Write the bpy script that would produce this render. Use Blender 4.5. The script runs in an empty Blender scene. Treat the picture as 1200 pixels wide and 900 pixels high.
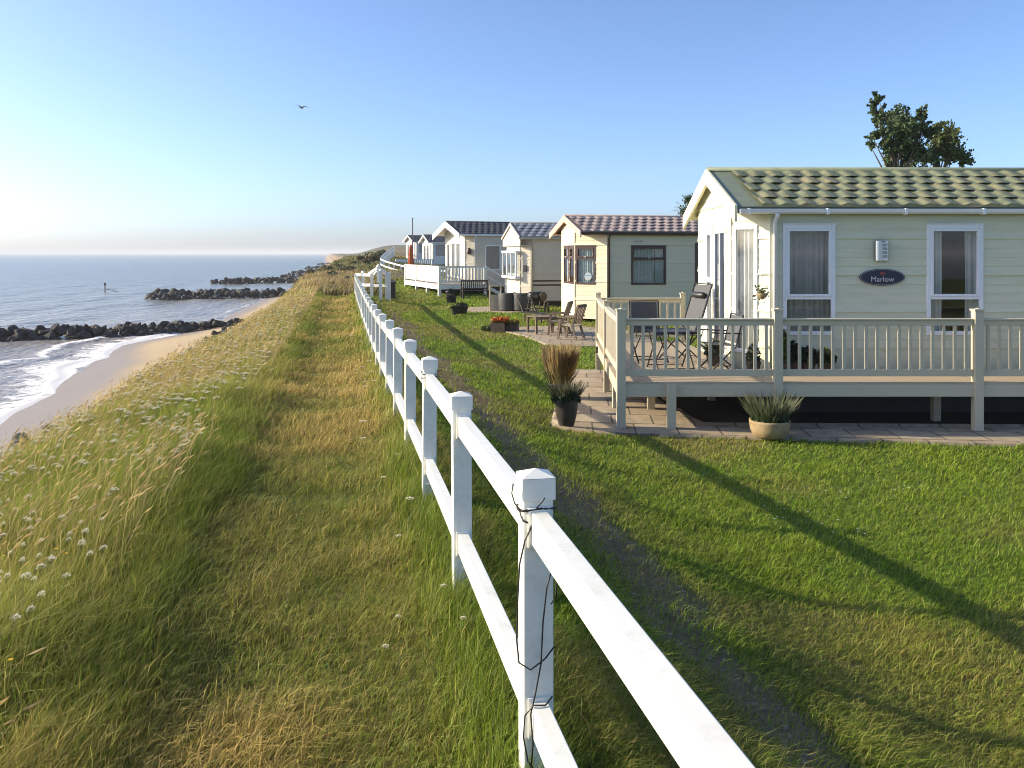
import bpy, math, random
import numpy as np
from mathutils import Matrix, Vector
random.seed(7); RNG = np.random.default_rng(11)
C = bpy.context.scene.collection
SC = bpy.context.scene
PI = math.pi
R = math.radians
# ------------------------------------------------------------------ camera, sky, sun, exposure
EYE = 2.66; F = 1000.0; HOR = 297.0
cam = bpy.data.cameras.new('camera'); camo = bpy.data.objects.new('camera', cam); C.objects.link(camo)
camo.location = (0, 0, EYE); camo.rotation_euler = (PI/2, 0, 0)
cam.sensor_width = 36; cam.lens = 30.0; cam.shift_y = -(450-HOR)/1200.0
cam.clip_start = 0.05; cam.clip_end = 60000
SC.camera = camo
SUN_EL = 22.0; SUN_AZ = 276.0      # azimuth measured from +Y towards +X
w = bpy.data.worlds.new("World"); SC.world = w; w.use_nodes = True
nt = w.node_tree; bg = nt.nodes['Background']
sky = nt.nodes.new('ShaderNodeTexSky'); sky.sky_type = 'NISHITA'; sky.sun_disc = False
sky.sun_elevation = R(SUN_EL); sky.sun_rotation = R(SUN_AZ)
sky.altitude = 0; sky.air_density = 0.62; sky.dust_density = 1.5; sky.ozone_density = 3.8
nt.links.new(sky.outputs[0], bg.inputs[0]); bg.inputs[1].default_value = 0.132
sl = bpy.data.lights.new('sun', 'SUN'); slo = bpy.data.objects.new('sun', sl); C.objects.link(slo)
sl.energy = 3.8; sl.angle = R(0.5); sl.color = (1.0, 0.86, 0.63)
_az = R(SUN_AZ); _e = R(SUN_EL)
sdir = Vector((math.sin(_az)*math.cos(_e), math.cos(_az)*math.cos(_e), math.sin(_e)))
slo.rotation_euler = (-sdir).to_track_quat('-Z', 'Y').to_euler(); slo.location = (-30, 10, 30)
SC.view_settings.view_transform = 'Standard'; SC.view_settings.look = 'None'
SC.view_settings.exposure = 1.08; SC.view_settings.gamma = 1.0; SC.view_settings.use_curve_mapping = False
SC.render.engine = 'CYCLES'
SC.cycles.max_bounces = 6; SC.cycles.transparent_max_bounces = 12
SC.cycles.diffuse_bounces = 3; SC.cycles.glossy_bounces = 3; SC.cycles.caustics_reflective = False; SC.cycles.caustics_refractive = False
SC.cycles.use_denoising = True; SC.cycles.filter_width = 1.0
SC.cycles.sample_clamp_indirect = 6

# ------------------------------------------------------------------ materials
def nodes(name):
    m = bpy.data.materials.new(name); m.use_nodes = True
    t = m.node_tree; t.nodes.clear()
    out = t.nodes.new('ShaderNodeOutputMaterial')
    return m, t, out
def mat(name, col, rough=0.6, var=0.12, scale=6.0, bump=0.0, bscale=40.0, metal=0.0, spec=0.5, stretch=None, dirt=None, dirt_amt=0.0, dirt_scale=3.0):
    m, t, out = nodes(name)
    N, L = t.nodes, t.links
    p = N.new('ShaderNodeBsdfPrincipled'); L.new(p.outputs[0], out.inputs[0])
    p.inputs['Roughness'].default_value = rough; p.inputs['Metallic'].default_value = metal
    p.inputs['Specular IOR Level'].default_value = spec
    tc = N.new('ShaderNodeTexCoord'); src = tc.outputs['Object']
    if stretch:
        mp = N.new('ShaderNodeMapping'); mp.inputs['Scale'].default_value = stretch
        L.new(src, mp.inputs[0]); src = mp.outputs[0]
    n = N.new('ShaderNodeTexNoise'); n.inputs['Scale'].default_value = scale; n.inputs['Detail'].default_value = 6
    L.new(src, n.inputs['Vector'])
    mr = N.new('ShaderNodeMapRange'); mr.inputs[1].default_value = 0.25; mr.inputs[2].default_value = 0.75
    mr.inputs[3].default_value = 1-var; mr.inputs[4].default_value = 1+var
    L.new(n.outputs[0], mr.inputs[0])
    vm = N.new('ShaderNodeVectorMath'); vm.operation = 'SCALE'; vm.inputs[0].default_value = col
    L.new(mr.outputs[0], vm.inputs['Scale']); colout = vm.outputs[0]
    if dirt is not None:
        n2 = N.new('ShaderNodeTexNoise'); n2.inputs['Scale'].default_value = dirt_scale; n2.inputs['Detail'].default_value = 8; n2.inputs['Roughness'].default_value = 0.7
        L.new(src, n2.inputs['Vector'])
        r2 = N.new('ShaderNodeMapRange'); r2.inputs[1].default_value = 0.5; r2.inputs[2].default_value = 0.75; r2.inputs[3].default_value = 0; r2.inputs[4].default_value = dirt_amt
        L.new(n2.outputs[0], r2.inputs[0])
        mx = N.new('ShaderNodeMix'); mx.data_type = 'RGBA'; L.new(r2.outputs[0], mx.inputs[0]); L.new(colout, mx.inputs[6]); mx.inputs[7].default_value = (*dirt, 1)
        colout = mx.outputs[2]
    L.new(colout, p.inputs['Base Color'])
    if bump > 0:
        b = N.new('ShaderNodeBump'); b.inputs['Strength'].default_value = bump; b.inputs['Distance'].default_value = 0.01
        n3 = N.new('ShaderNodeTexNoise'); n3.inputs['Scale'].default_value = bscale; n3.inputs['Detail'].default_value = 5
        L.new(src, n3.inputs['Vector']); L.new(n3.outputs[0], b.inputs['Height']); L.new(b.outputs[0], p.inputs['Normal'])
    return m
def mat_leaf(name, attr=True, col=(.06, .09, .02), trans=0.35, rough=0.55):
    m, t, out = nodes(name); N, L = t.nodes, t.links
    d = N.new('ShaderNodeBsdfPrincipled'); d.inputs['Roughness'].default_value = rough; d.inputs['Specular IOR Level'].default_value = 0.25
    tr = N.new('ShaderNodeBsdfTranslucent')
    mx = N.new('ShaderNodeMixShader'); mx.inputs[0].default_value = trans
    if attr:
        a = N.new('ShaderNodeAttribute'); a.attribute_name = 'col'
        L.new(a.outputs['Color'], d.inputs['Base Color']); L.new(a.outputs['Color'], tr.inputs[0])
    else:
        d.inputs['Base Color'].default_value = (*col, 1); tr.inputs[0].default_value = (*col, 1)
    L.new(d.outputs[0], mx.inputs[1]); L.new(tr.outputs[0], mx.inputs[2]); L.new(mx.outputs[0], out.inputs[0])
    return m
def mat_glass(name, tint=(.75, .78, .78), refl=1.0):
    m, t, out = nodes(name); N, L = t.nodes, t.links
    g = N.new('ShaderNodeBsdfGlossy'); g.inputs['Roughness'].default_value = 0.02; g.inputs[0].default_value = (refl, refl, refl, 1)
    tr = N.new('ShaderNodeBsdfTransparent'); tr.inputs[0].default_value = (*tint, 1)
    fr = N.new('ShaderNodeLayerWeight'); fr.inputs[0].default_value = .5
    pw = N.new('ShaderNodeMath'); pw.operation = 'POWER'; pw.inputs[1].default_value = 4.0
    mth = N.new('ShaderNodeMath'); mth.operation = 'MULTIPLY_ADD'; mth.inputs[1].default_value = .85; mth.inputs[2].default_value = 0.07; mth.use_clamp = True
    mx = N.new('ShaderNodeMixShader')
    L.new(fr.outputs['Facing'], pw.inputs[0]); L.new(pw.outputs[0], mth.inputs[0]); L.new(mth.outputs[0], mx.inputs[0]); L.new(tr.outputs[0], mx.inputs[1]); L.new(g.outputs[0], mx.inputs[2]); L.new(mx.outputs[0], out.inputs[0])
    return m
M = {}
M['pvc'] = mat('white_pvc', (.80, .79, .71), 0.38, .04, 3, .05, 30, dirt=(.36, .36, .26), dirt_amt=.42, dirt_scale=6)
M['pvc_far'] = mat('white_pvc_far', (.78, .77, .71), 0.45, .05, 3)
M['pvc_win'] = mat('window_pvc', (.80, .81, .82), 0.3, .03, 4)
M['clad_green'] = mat('sage_cream_cladding', (.65, .64, .46), 0.55, .07, 3, .12, 60, stretch=(.5, 1, 3), dirt=(.40, .42, .28), dirt_amt=.35, dirt_scale=2)
M['clad_cream'] = mat('cream_cladding', (.70, .61, .42), 0.55, .06, 3, .1, 60, dirt=(.5, .42, .25), dirt_amt=.3)
M['clad_buff'] = mat('buff_cladding', (.45, .42, .34), 0.55, .06, 3, .1, 60, stretch=(.5, 1, 3))
M['clad_pale'] = mat('pale_cream_cladding', (.58, .52, .41), 0.55, .06, 3, .1, 60)
M['clad_white'] = mat('white_cladding', (.70, .68, .62), 0.55, .05, 3)
M['barge_cream'] = mat('cream_bargeboard', (.74, .70, .50), 0.5, .05, 4)
M['barge_pink'] = mat('pinkish_bargeboard', (.55, .37, .29), 0.5, .08, 4)
M['barge_grey'] = mat('grey_bargeboard', (.35, .34, .34), 0.5, .08, 4)
M['barge_white'] = mat('white_bargeboard', (.76, .74, .70), 0.5, .04, 4)
M['tile_green'] = mat('green_pantile', (.175, .19, .105), 0.55, .35, 5, .1, 70, dirt=(.34, .27, .14), dirt_amt=.8, dirt_scale=1.6)
M['tile_brown'] = mat('brown_pantile', (.34, .27, .235), 0.55, .2, 3)
M['tile_grey'] = mat('charcoal_pantile', (.22, .22, .225), 0.28, .15, 3)
M['tile_slate'] = mat('dark_slate_pantile', (.075, .075, .075), 0.6, .15, 3)
M['trim_green'] = mat('dark_green_metal', (.045, .065, .045), 0.4, .1, 4)
M['trim_green2'] = mat('sage_metal', (.20, .23, .15), 0.4, .15, 4, dirt=(.1, .12, .07), dirt_amt=.5)
M['brown'] = mat('brown_upvc', (.07, .032, .025), 0.35, .1, 6)
M['glass'] = mat_glass('window_glass')
M['curtain'] = mat('net_curtain', (.72, .70, .64), 0.9, .06, 8)
M['curtain_grey'] = mat('grey_curtain', (.42, .40, .38), 0.9, .08, 8)
M['blind'] = mat('patterned_net', (.48, .56, .53), 0.9, .35, 22)
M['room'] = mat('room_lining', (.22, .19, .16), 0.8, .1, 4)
M['navy'] = mat('navy_enamel', (.012, .012, .045), 0.25, .05, 5)
M['gold'] = mat('pale_lettering', (.55, .52, .55), 0.4, .02, 5)
M['red'] = mat('red_enamel', (.45, .08, .05), 0.4, .05, 5)
M['steel'] = mat('brushed_steel', (.55, .55, .53), 0.32, .08, 30, metal=1.0, stretch=(1, 1, 12))
M['deck'] = mat('taupe_deck_pvc', (.56, .49, .35), 0.5, .06, 4, .06, 40, dirt=(.33, .29, .22), dirt_amt=.4, dirt_scale=4)
M['deckboard'] = mat('deck_board', (.46, .37, .26), 0.6, .15, 8, .2, 30, stretch=(.3, 4, 1))
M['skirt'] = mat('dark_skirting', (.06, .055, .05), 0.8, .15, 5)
M['louvre'] = mat('frosted_lens', (.30,.31,.32), .4, .05, 8)
M['black'] = mat('black_powder_coat', (.02, .02, .022), 0.45, .1, 10)
M['sling'] = mat('grey_sling_fabric', (.075, .078, .08), 0.75, .1, 60, .2, 300)
M['wood'] = mat('weathered_wood', (.17, .12, .08), 0.75, .25, 8, .3, 40, stretch=(1, 1, .3))
M['wood_dark'] = mat('dark_stained_wood', (.05, .038, .03), 0.7, .25, 8, .3, 40)
M['wood_pale'] = mat('pale_timber', (.50, .42, .29), 0.7, .12, 8, .2, 40)
M['rattan'] = mat('dark_rattan', (.05, .05, .048), 0.6, .3, 50, .5, 90)
M['urn'] = mat('dark_glazed_pot', (.045, .038, .033), 0.4, .35, 9, .25, 25)
M['terracotta'] = mat('buff_stone_pot', (.34, .245, .13), 0.8, .22, 9, .5, 30, dirt=(.2, .17, .1), dirt_amt=.7)
M['soil'] = mat('soil', (.05, .04, .03), 0.95, .2, 20)
M['rock'] = mat('dark_groyne_rock', (.042, .037, .032), 0.8, .35, 1.2, .6, 8, dirt=(.16, .15, .13), dirt_amt=.6, dirt_scale=1.5)
M['wire'] = mat('black_cable', (.012, .012, .014), 0.5, .05, 10)
M['orange'] = mat('orange_canvas', (.55, .13, .04), 0.85, .1, 8)
M['bark'] = mat('bark', (.12, .10, .075), 0.9, .25, 4, .5, 20)
M['leaf'] = mat_leaf('leaves', trans=.25)
M['blade'] = mat_leaf('grass_blades', trans=.42)
M['petal'] = mat_leaf('petals', trans=.3)
M['feather'] = mat('gull_feathers', (.35, .35, .36), 0.8, .25, 5)

# ------------------------------------------------------------------ mesh builder
class MB:
    def __init__(s): s.v = []; s.f = []; s.T = Matrix.Identity(4)
    def add(s, vs, fs):
        o = len(s.v); T = s.T
        s.v += [tuple(T @ Vector(p)) for p in vs]; s.f += [tuple(i+o for i in f) for f in fs]; return s
    def box(s, x0, x1, y0, y1, z0, z1):
        return s.add([(x0,y0,z0),(x1,y0,z0),(x1,y1,z0),(x0,y1,z0),(x0,y0,z1),(x1,y0,z1),(x1,y1,z1),(x0,y1,z1)],
                     [(0,3,2,1),(4,5,6,7),(0,1,5,4),(1,2,6,5),(2,3,7,6),(3,0,4,7)])
    def bar(s, p0, p1, wd, ht, up=(0,0,1)):
        p0 = Vector(p0); p1 = Vector(p1); d = (p1-p0).normalized(); up = Vector(up)
        if abs(d.dot(up)) > .98: up = Vector((0,1,0)) if abs(d.y) < .9 else Vector((1,0,0))
        x = d.cross(up).normalized()*(wd/2); y = x.cross(d).normalized()*(ht/2)
        vs = [p0-x-y, p0+x-y, p0+x+y, p0-x+y, p1-x-y, p1+x-y, p1+x+y, p1-x+y]
        return s.add(vs, [(0,1,2,3),(7,6,5,4),(0,4,5,1),(1,5,6,2),(2,6,7,3),(3,7,4,0)])
    def tube(s, pts, rad, n=8, cap=True):
        pts = [Vector(p) for p in pts]
        if not isinstance(rad, (list, tuple)): rad = [rad]*len(pts)
        vs = []; fs = []; ref = Vector((.31,.2,.93)).normalized()
        for i, p in enumerate(pts):
            d = (pts[min(i+1,len(pts)-1)]-pts[max(i-1,0)])
            d = d.normalized() if d.length > 1e-9 else Vector((0,0,1))
            r0 = ref if abs(d.dot(ref)) < .95 else Vector((1,0,0))
            a = d.cross(r0).normalized(); b = d.cross(a)
            for k in range(n):
                t = 2*PI*k/n; vs.append(p+(a*math.cos(t)+b*math.sin(t))*rad[i])
        for i in range(len(pts)-1):
            for k in range(n):
                a0=i*n+k; a1=i*n+(k+1)%n; fs.append((a0,a1,a1+n,a0+n))
        if cap:
            fs.append(tuple(range(n-1,-1,-1))); fs.append(tuple(range(len(vs)-n,len(vs))))
        return s.add(vs, fs)
    def lathe(s, prof, n=24, c=(0,0,0), cap=True):
        vs = []; fs = []
        for (r,z) in prof:
            for k in range(n):
                t = 2*PI*k/n; vs.append((c[0]+r*math.cos(t), c[1]+r*math.sin(t), c[2]+z))
        for i in range(len(prof)-1):
            for k in range(n):
                a0=i*n+k; a1=i*n+(k+1)%n; fs.append((a0,a1,a1+n,a0+n))
        if cap:
            fs.append(tuple(range(n-1,-1,-1))); fs.append(tuple(range(len(vs)-n,len(vs))))
        return s.add(vs, fs)
    def poly(s, pts): return s.add(pts, [tuple(range(len(pts)))])
    def prism(s, pts, d):      # pts: list of 3D pts (planar), d: extrusion vector
        n = len(pts); d = Vector(d); vs = [Vector(p) for p in pts]+[Vector(p)+d for p in pts]
        return s.add(vs, [tuple(range(n-1,-1,-1)), tuple(range(n,2*n))]+[(i,(i+1)%n,(i+1)%n+n,i+n) for i in range(n)])
    def build(s, name, m, parent=None, smooth=False, bevel=0):
        me = bpy.data.meshes.new(name); me.from_pydata(s.v, [], s.f); me.materials.append(m)
        if smooth: me.polygons.foreach_set('use_smooth', [True]*len(me.polygons))
        o = bpy.data.objects.new(name, me); C.objects.link(o)
        if parent is not None: o.parent = parent
        if bevel > 0:
            b = o.modifiers.new('bevel', 'BEVEL'); b.width = bevel; b.segments = 2; b.limit_method = 'ANGLE'
        return o
def tag(o, label, cat, group=None, kind=None):
    o['label'] = label; o['category'] = cat
    if group: o['group'] = group
    if kind: o['kind'] = kind
    return o
def thing(name, label, cat, loc=(0,0,0), rz=0, group=None):
    o = bpy.data.objects.new(name, None); C.objects.link(o); o.empty_display_size = .2
    o.location = loc; o.rotation_euler = (0,0,rz); return tag(o, label, cat, group)
def dup(o, parent=None):
    c = o.copy(); C.objects.link(c); c.parent = parent
    for ch in o.children: dup(ch, c)
    return c
def npmesh(name, V, Fq, m, col=None, smooth=False, ft=None):
    """V (n,3), Fq (k,4) quads and/or ft (j,3) tris"""
    me = bpy.data.meshes.new(name)
    nq = 0 if Fq is None else len(Fq); ntr = 0 if ft is None else len(ft)
    me.vertices.add(len(V)); me.vertices.foreach_set('co', np.ascontiguousarray(V, dtype=np.float32).ravel())
    li = []; ls = []; off = 0
    if nq: li.append(np.asarray(Fq).ravel()); ls.append(np.arange(nq)*4); off = nq*4
    if ntr: li.append(np.asarray(ft).ravel()); ls.append(off+np.arange(ntr)*3)
    li = np.concatenate(li).astype(np.int32); ls = np.concatenate(ls).astype(np.int32)
    me.loops.add(len(li)); me.loops.foreach_set('vertex_index', li)
    me.polygons.add(nq+ntr); me.polygons.foreach_set('loop_start', ls)
    me.update(calc_edges=True)
    if smooth: me.polygons.foreach_set('use_smooth', np.ones(nq+ntr, dtype=bool))
    if col is not None:
        a = me.color_attributes.new('col', 'FLOAT_COLOR', 'POINT')
        cc = np.ones((len(V),4), np.float32); cc[:, :col.shape[1]] = col; a.data.foreach_set('color', cc.ravel())
    me.materials.append(m)
    o = bpy.data.objects.new(name, me); C.objects.link(o); return o

# ------------------------------------------------------------------ terrain
def sstep(a, b, x): t = np.clip((x-a)/(b-a), 0, 1); return t*t*(3-2*t)
def vnoise(X, Y, s, seed=0):
    r = np.random.default_rng(seed); z = 0
    for k in range(7):
        a = r.uniform(0, 2*PI); f = r.uniform(.5, 1.6)/s; p = r.uniform(0, 2*PI)
        z = z + np.sin((X*np.cos(a)+Y*np.sin(a))*f*2*PI + p + 1.3*np.sin((X*np.sin(a)-Y*np.cos(a))*f*4+p))
    return z/4.0
def gnoise(X, Y, s, seed=0):
    """value noise, smooth, about -1..1"""
    X = np.asarray(X, float)/s; Y = np.asarray(Y, float)/s
    def h(i, j):
        v = np.sin(i*127.1+j*311.7+seed*74.7)*43758.5453; return (v-np.floor(v))*2-1
    i = np.floor(X); j = np.floor(Y); fx = X-i; fy = Y-j; fx = fx*fx*(3-2*fx); fy = fy*fy*(3-2*fy)
    return (h(i,j)*(1-fx)+h(i+1,j)*fx)*(1-fy)+(h(i,j+1)*(1-fx)+h(i+1,j+1)*fx)*fy
SEA = EYE-8.0
TOPY = [-30,0,3,4.83,6.66,8.5,10.3,12.15,14,15.8,17.6,19.5,23,30,43,60]
TOPD = [.72,.74,.756,.778,.80,.849,.888,.936,.979,1.027,1.04,1.07,1.087,1.06,.99,.97]
def topdrop(Y): return np.interp(Y, TOPY, TOPD)
def xf(Y): return .084-.2*(np.asarray(Y)-3.0)
def zt(X, Y):
    X = np.asarray(X, float); Y = np.asarray(Y, float)
    d = (X-xf(Y))*.98
    zf = EYE-topdrop(Y)-1.17
    lawn = .10*sstep(11, 15, Y)*(1-sstep(2, 4, X)) + .012*gnoise(X, Y, 1.7, 3)+.05*sstep(18, 30, Y)
    hill = np.interp(Y, [45,65,80,110,150,300,600,1000,2000,4000], [0,.8,1.25,1.9,2.9,4.0,7.0,11.5,18,24])
    wr = 1-.55*sstep(2, 14, d)*(1-sstep(130, 260, Y))
    hill = hill*wr*(1-.93*sstep(7+.06*np.maximum(Y-120,0),-4+.01*np.maximum(Y-120,0),d))*(1+.12*gnoise(X, Y, 60, 5)*sstep(60, 200, Y)) + .5*gnoise(X, Y, 17, 8)*sstep(70, 120, Y)*(1-sstep(-1,6,d))
    zr = zf+(lawn-zf)*sstep(.25, 3.1, d)+.02*gnoise(X, Y, .5, 1)*(1-sstep(1.5, 3, d))
    ed = -(np.interp(Y,[0,9,24,60,90,150,300,600,1000,2000,5000],[4.2,4.1,3.5,3.4,2.6,.5,-3.5,-2.5,4,20,60])) + .4*gnoise(X*0, Y, 9, 2)+np.where(Y > 90, 1.2*gnoise(X*0, Y, 45, 4), 0)
    zl = zf-.28*sstep(-1.5, -4.4, d)+.035*gnoise(X, Y, .9, 6)*sstep(-.9, -2.2, d)-.05*sstep(0,-.7,d)*sstep(-1.7,-1.0,d)
    z = np.where(d > 0, zr, zl)+hill
    foot = -4.55+.25*gnoise(X, Y, 3, 9)
    t = (ed-d)
    cl = z-np.maximum(t, 0)*.83-.35*sstep(0,1.5,t)+.25*gnoise(X, Y, 2.2, 12)*sstep(0,1,t)
    wl = -np.interp(Y, [-40,0,34,49,74,84,100,300,600,1000,2000,5000], [13.2,14.0,16.0,17.4,19.4,16.4,15.2,9.5,12,20,38,80])
    beach = SEA+(d-wl)*.11*np.where(d > wl, 1, .6)
    beach = np.minimum(beach, foot+.3)
    beach = np.maximum(beach, SEA-12)+.03*gnoise(X, Y, 1.3, 14)
    z = np.where(t > 0, np.maximum(cl, beach), z)
    return z
def wline(Y): return -np.interp(Y, [-40,0,34,49,74,84,100,300,600,1000,2000,5000], [13.2,14.0,16.0,17.4,19.4,16.4,15.2,9.5,12,20,38,80])
def zg(x, y): return float(zt(x, y))
def at(u, v, Y): return ((u-600)/F*Y, Y, EYE-(v-HOR)/F*Y)

dcols = np.concatenate([-np.geomspace(6000, 34, 24), np.linspace(-32, -12, 40)[:-1], np.arange(-12, 9, .16), np.arange(9, 24, .5), np.geomspace(24.5, 6000, 26)])
yrows = np.concatenate([[-60,-30,-15,-8,-4,-1], np.arange(0, 34, .2), np.geomspace(34.2, 5000, 130)])
DD, YY = np.meshgrid(dcols, yrows)
XX = DD/.98+xf(YY)
ZZ = zt(XX, YY)
near = sstep(60, 20, YY)
def groundcol(X, Y, Z):
    d = (X-xf(Y))*.98
    n1 = gnoise(X, Y, .8, 21); n2 = gnoise(X, Y, 2.6, 22); n3 = gnoise(X, Y, .27, 23)
    def c(r,g,b): return np.array([r,g,b])[None,:]
    S = X.shape
    lawn = c(.10,.14,.022)+(n1*.5+n2*.5+n3*.4)[:,None]*c(.035,.02,.008)
    dry = c(.19,.15,.06)
    k = sstep(.05, .9, n2+.5*n1+.35*(1-sstep(2.5,6,d))*sstep(1,2,d))[:,None]; lawn = lawn*(1-k*.75)+dry*k*.75
    path = c(.15,.125,.04)+(n1+n3)[:,None]*c(.04,.025,.01)
    dirt = c(.16,.11,.06)+n3[:,None]*c(.03,.025,.02)
    mead = c(.085,.08,.028)+n1[:,None]*c(.02,.02,.008)
    kd = (sstep(.75+.15*n1,1.15+.15*n1,d)*(1-sstep(1.35+.2*n1,1.75+.2*n1,d))*(1-sstep(30,40,Y)))[:,None]
    col = np.where((d > .25)[:,None], lawn, path)
    col = col*(1-kd)+dirt*kd
    km = sstep(-1.4,-1.9,d+.15*n1)[:,None]; col = col*(1-km)+mead*km
    far = sstep(44, 56, Y)*(1-.7*sstep(4,14,d)*(1-sstep(60,120,Y)))
    scrub = c(.155,.13,.06)+gnoise(X,Y,14,31)[:,None]*c(.05,.03,.02)+gnoise(X,Y,5,32)[:,None]*c(.03,.025,.015)
    kg = (sstep(-.1,.5,gnoise(X,Y,22,33)+.4*gnoise(X,Y,7,34)))[:,None]; scrub = scrub*(1-kg)+c(.065,.075,.035)*kg
    dark = sstep(300,700,Y)[:,None]; scrub = scrub*(1-dark*.6)+c(.06,.065,.045)*dark*.6
    col = col*(1-far[:,None])+scrub*far[:,None]
    # bare cliff far away
    ed = -np.interp(Y,[0,9,24,60,90,150,300,600,1000,2000,5000],[4.2,4.1,3.5,3.4,2.6,.5,-3.5,-2.5,4,20,60]); t = ed-d
    kc = (sstep(1,4,t)*sstep(130,240,Y))[:,None]; col = col*(1-kc)+(c(.25,.165,.09)+gnoise(X,Z*3,6,35)[:,None]*c(.08,.06,.04))*kc
    sand = c(.46,.35,.21)+(n2*.5+n3*.5)[:,None]*c(.04,.035,.03)
    ks = (sstep(-4.2,-4.6,Z+.12*n1)*(d < -5))[:,None]; col = col*(1-ks)+sand*ks
    wet = (sstep(5.2,2.6,d-wline(Y)+.5*n2+1.6*sstep(56,72,Y))*(d < -5)); col = col*(1-wet[:,None])+c(.31,.255,.205)*wet[:,None]
    ku = (sstep(1.9,2.3,X)*sstep(12.75,12.9,Y)*(1-sstep(18.6,18.8,Y))*(X < 16))[:,None]; col = col*(1-ku)+c(.035,.028,.022)*ku  # deep shade under the deck, painted into the ground colour as near-black
    return np.clip(col, .005, 1), wet
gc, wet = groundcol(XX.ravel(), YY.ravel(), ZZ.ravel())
nc = len(dcols); nr = len(yrows)
ii, jj = np.meshgrid(np.arange(nr-1), np.arange(nc-1), indexing='ij'); a0 = (ii*nc+jj).ravel()
quads = np.stack([a0, a0+1, a0+nc+1, a0+nc], 1)
def mat_ground():
    m, t, out = nodes('ground_cover'); N, L = t.nodes, t.links
    p = N.new('ShaderNodeBsdfPrincipled'); L.new(p.outputs[0], out.inputs[0])
    a = N.new('ShaderNodeAttribute'); a.attribute_name = 'col'
    tc = N.new('ShaderNodeTexCoord')
    n = N.new('ShaderNodeTexNoise'); n.inputs['Scale'].default_value = 14; n.inputs['Detail'].default_value = 8; n.inputs['Roughness'].default_value = .7
    L.new(tc.outputs['Object'], n.inputs['Vector'])
    mr = N.new('ShaderNodeMapRange'); mr.inputs[1].default_value = .3; mr.inputs[2].default_value = .7; mr.inputs[3].default_value = .65; mr.inputs[4].default_value = 1.35
    L.new(n.outputs[0], mr.inputs[0])
    vm = N.new('ShaderNodeVectorMath'); vm.operation = 'SCALE'; L.new(a.outputs['Color'], vm.inputs[0]); L.new(mr.outputs[0], vm.inputs['Scale'])
    L.new(vm.outputs[0], p.inputs['Base Color'])
    r = N.new('ShaderNodeMapRange'); r.inputs[3].default_value = .95; r.inputs[4].default_value = .5
    L.new(a.outputs['Alpha'], r.inputs[0]); L.new(r.outputs[0], p.inputs['Roughness'])
    p.inputs['Specular IOR Level'].default_value = .3
    b = N.new('ShaderNodeBump'); b.inputs['Strength'].default_value = .5; b.inputs['Distance'].default_value = .03
    iv = N.new('ShaderNodeMath'); iv.operation = 'SUBTRACT'; iv.inputs[0].default_value = 1; L.new(a.outputs['Alpha'], iv.inputs[1])
    ml = N.new('ShaderNodeMath'); ml.operation = 'MULTIPLY'; L.new(n.outputs[0], ml.inputs[0]); L.new(iv.outputs[0], ml.inputs[1])
    L.new(ml.outputs[0], b.inputs['Height']); L.new(b.outputs[0], p.inputs['Normal'])
    return m
M['ground'] = mat_ground()
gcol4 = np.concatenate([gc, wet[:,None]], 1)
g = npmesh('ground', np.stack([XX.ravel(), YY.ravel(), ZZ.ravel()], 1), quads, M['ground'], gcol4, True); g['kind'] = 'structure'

# ------------------------------------------------------------------ haze
def mat_haze():
    m, t, out = nodes('sea_haze'); v = t.nodes.new('ShaderNodeVolumePrincipled')
    v.inputs['Color'].default_value = (.93,.95,.97,1); v.inputs['Density'].default_value = HAZE; v.inputs['Anisotropy'].default_value = 0.0
    t.links.new(v.outputs[0], out.inputs['Volume']); return m
HAZE = 0.00024
hzb = MB(); hzb.box(-31000, 31000, -31000, 31000, float(ZZ.min())-1.0, 30.0); hz_ = hzb.build('haze', mat_haze()); tag(hz_, 'thin pale sea haze over the whole coast', 'haze', kind='stuff')
# ------------------------------------------------------------------ sea
wcols = np.concatenate([-np.geomspace(30000, 62, 40), np.arange(-60, -22, 1.0), np.arange(-22, 3.0, .16)])
srows = np.concatenate([[-400,-100,-40,-15], np.arange(0, 100, .5), np.geomspace(100.5, 30000, 120)])
WW, SY = np.meshgrid(wcols, srows)
SD = WW+wline(SY); SX = SD/.98+xf(np.minimum(SY, 5000))
wob = 1.1*gnoise(SX*0, SY, 6, 41)+.5*gnoise(SX*0, SY, 2.1, 42)
ww = WW+wob
SZ = SEA+0*SX+.10*np.exp(-((ww+5.5)/.8)**2)*(1+.6*gnoise(SX, SY, 3, 43))+.09*np.exp(-((ww+1.0)/.5)**2)+.05*gnoise(SX, SY, 2.5, 44)*np.exp(-np.maximum(-WW-20,0)/60)*sstep(.5,-3,WW)
SZ += .16*np.sin(ww*.55+1.2*gnoise(SX,SY,15,45))*sstep(-6,-14,WW)*np.exp(-np.maximum(-WW-10,0)/40)
foam = np.clip(sstep(-6.5,-1.0,ww)*sstep(1.2,.2,ww), 0, 1)*.75+.9*np.exp(-((ww+.2)/.55)**2)+.7*np.exp(-((ww+5.6)/.7)**2)
foam *= (SY < 90)*1.0+(SY >= 90)*.35
foam = np.clip(foam, 0, 1)
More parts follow.
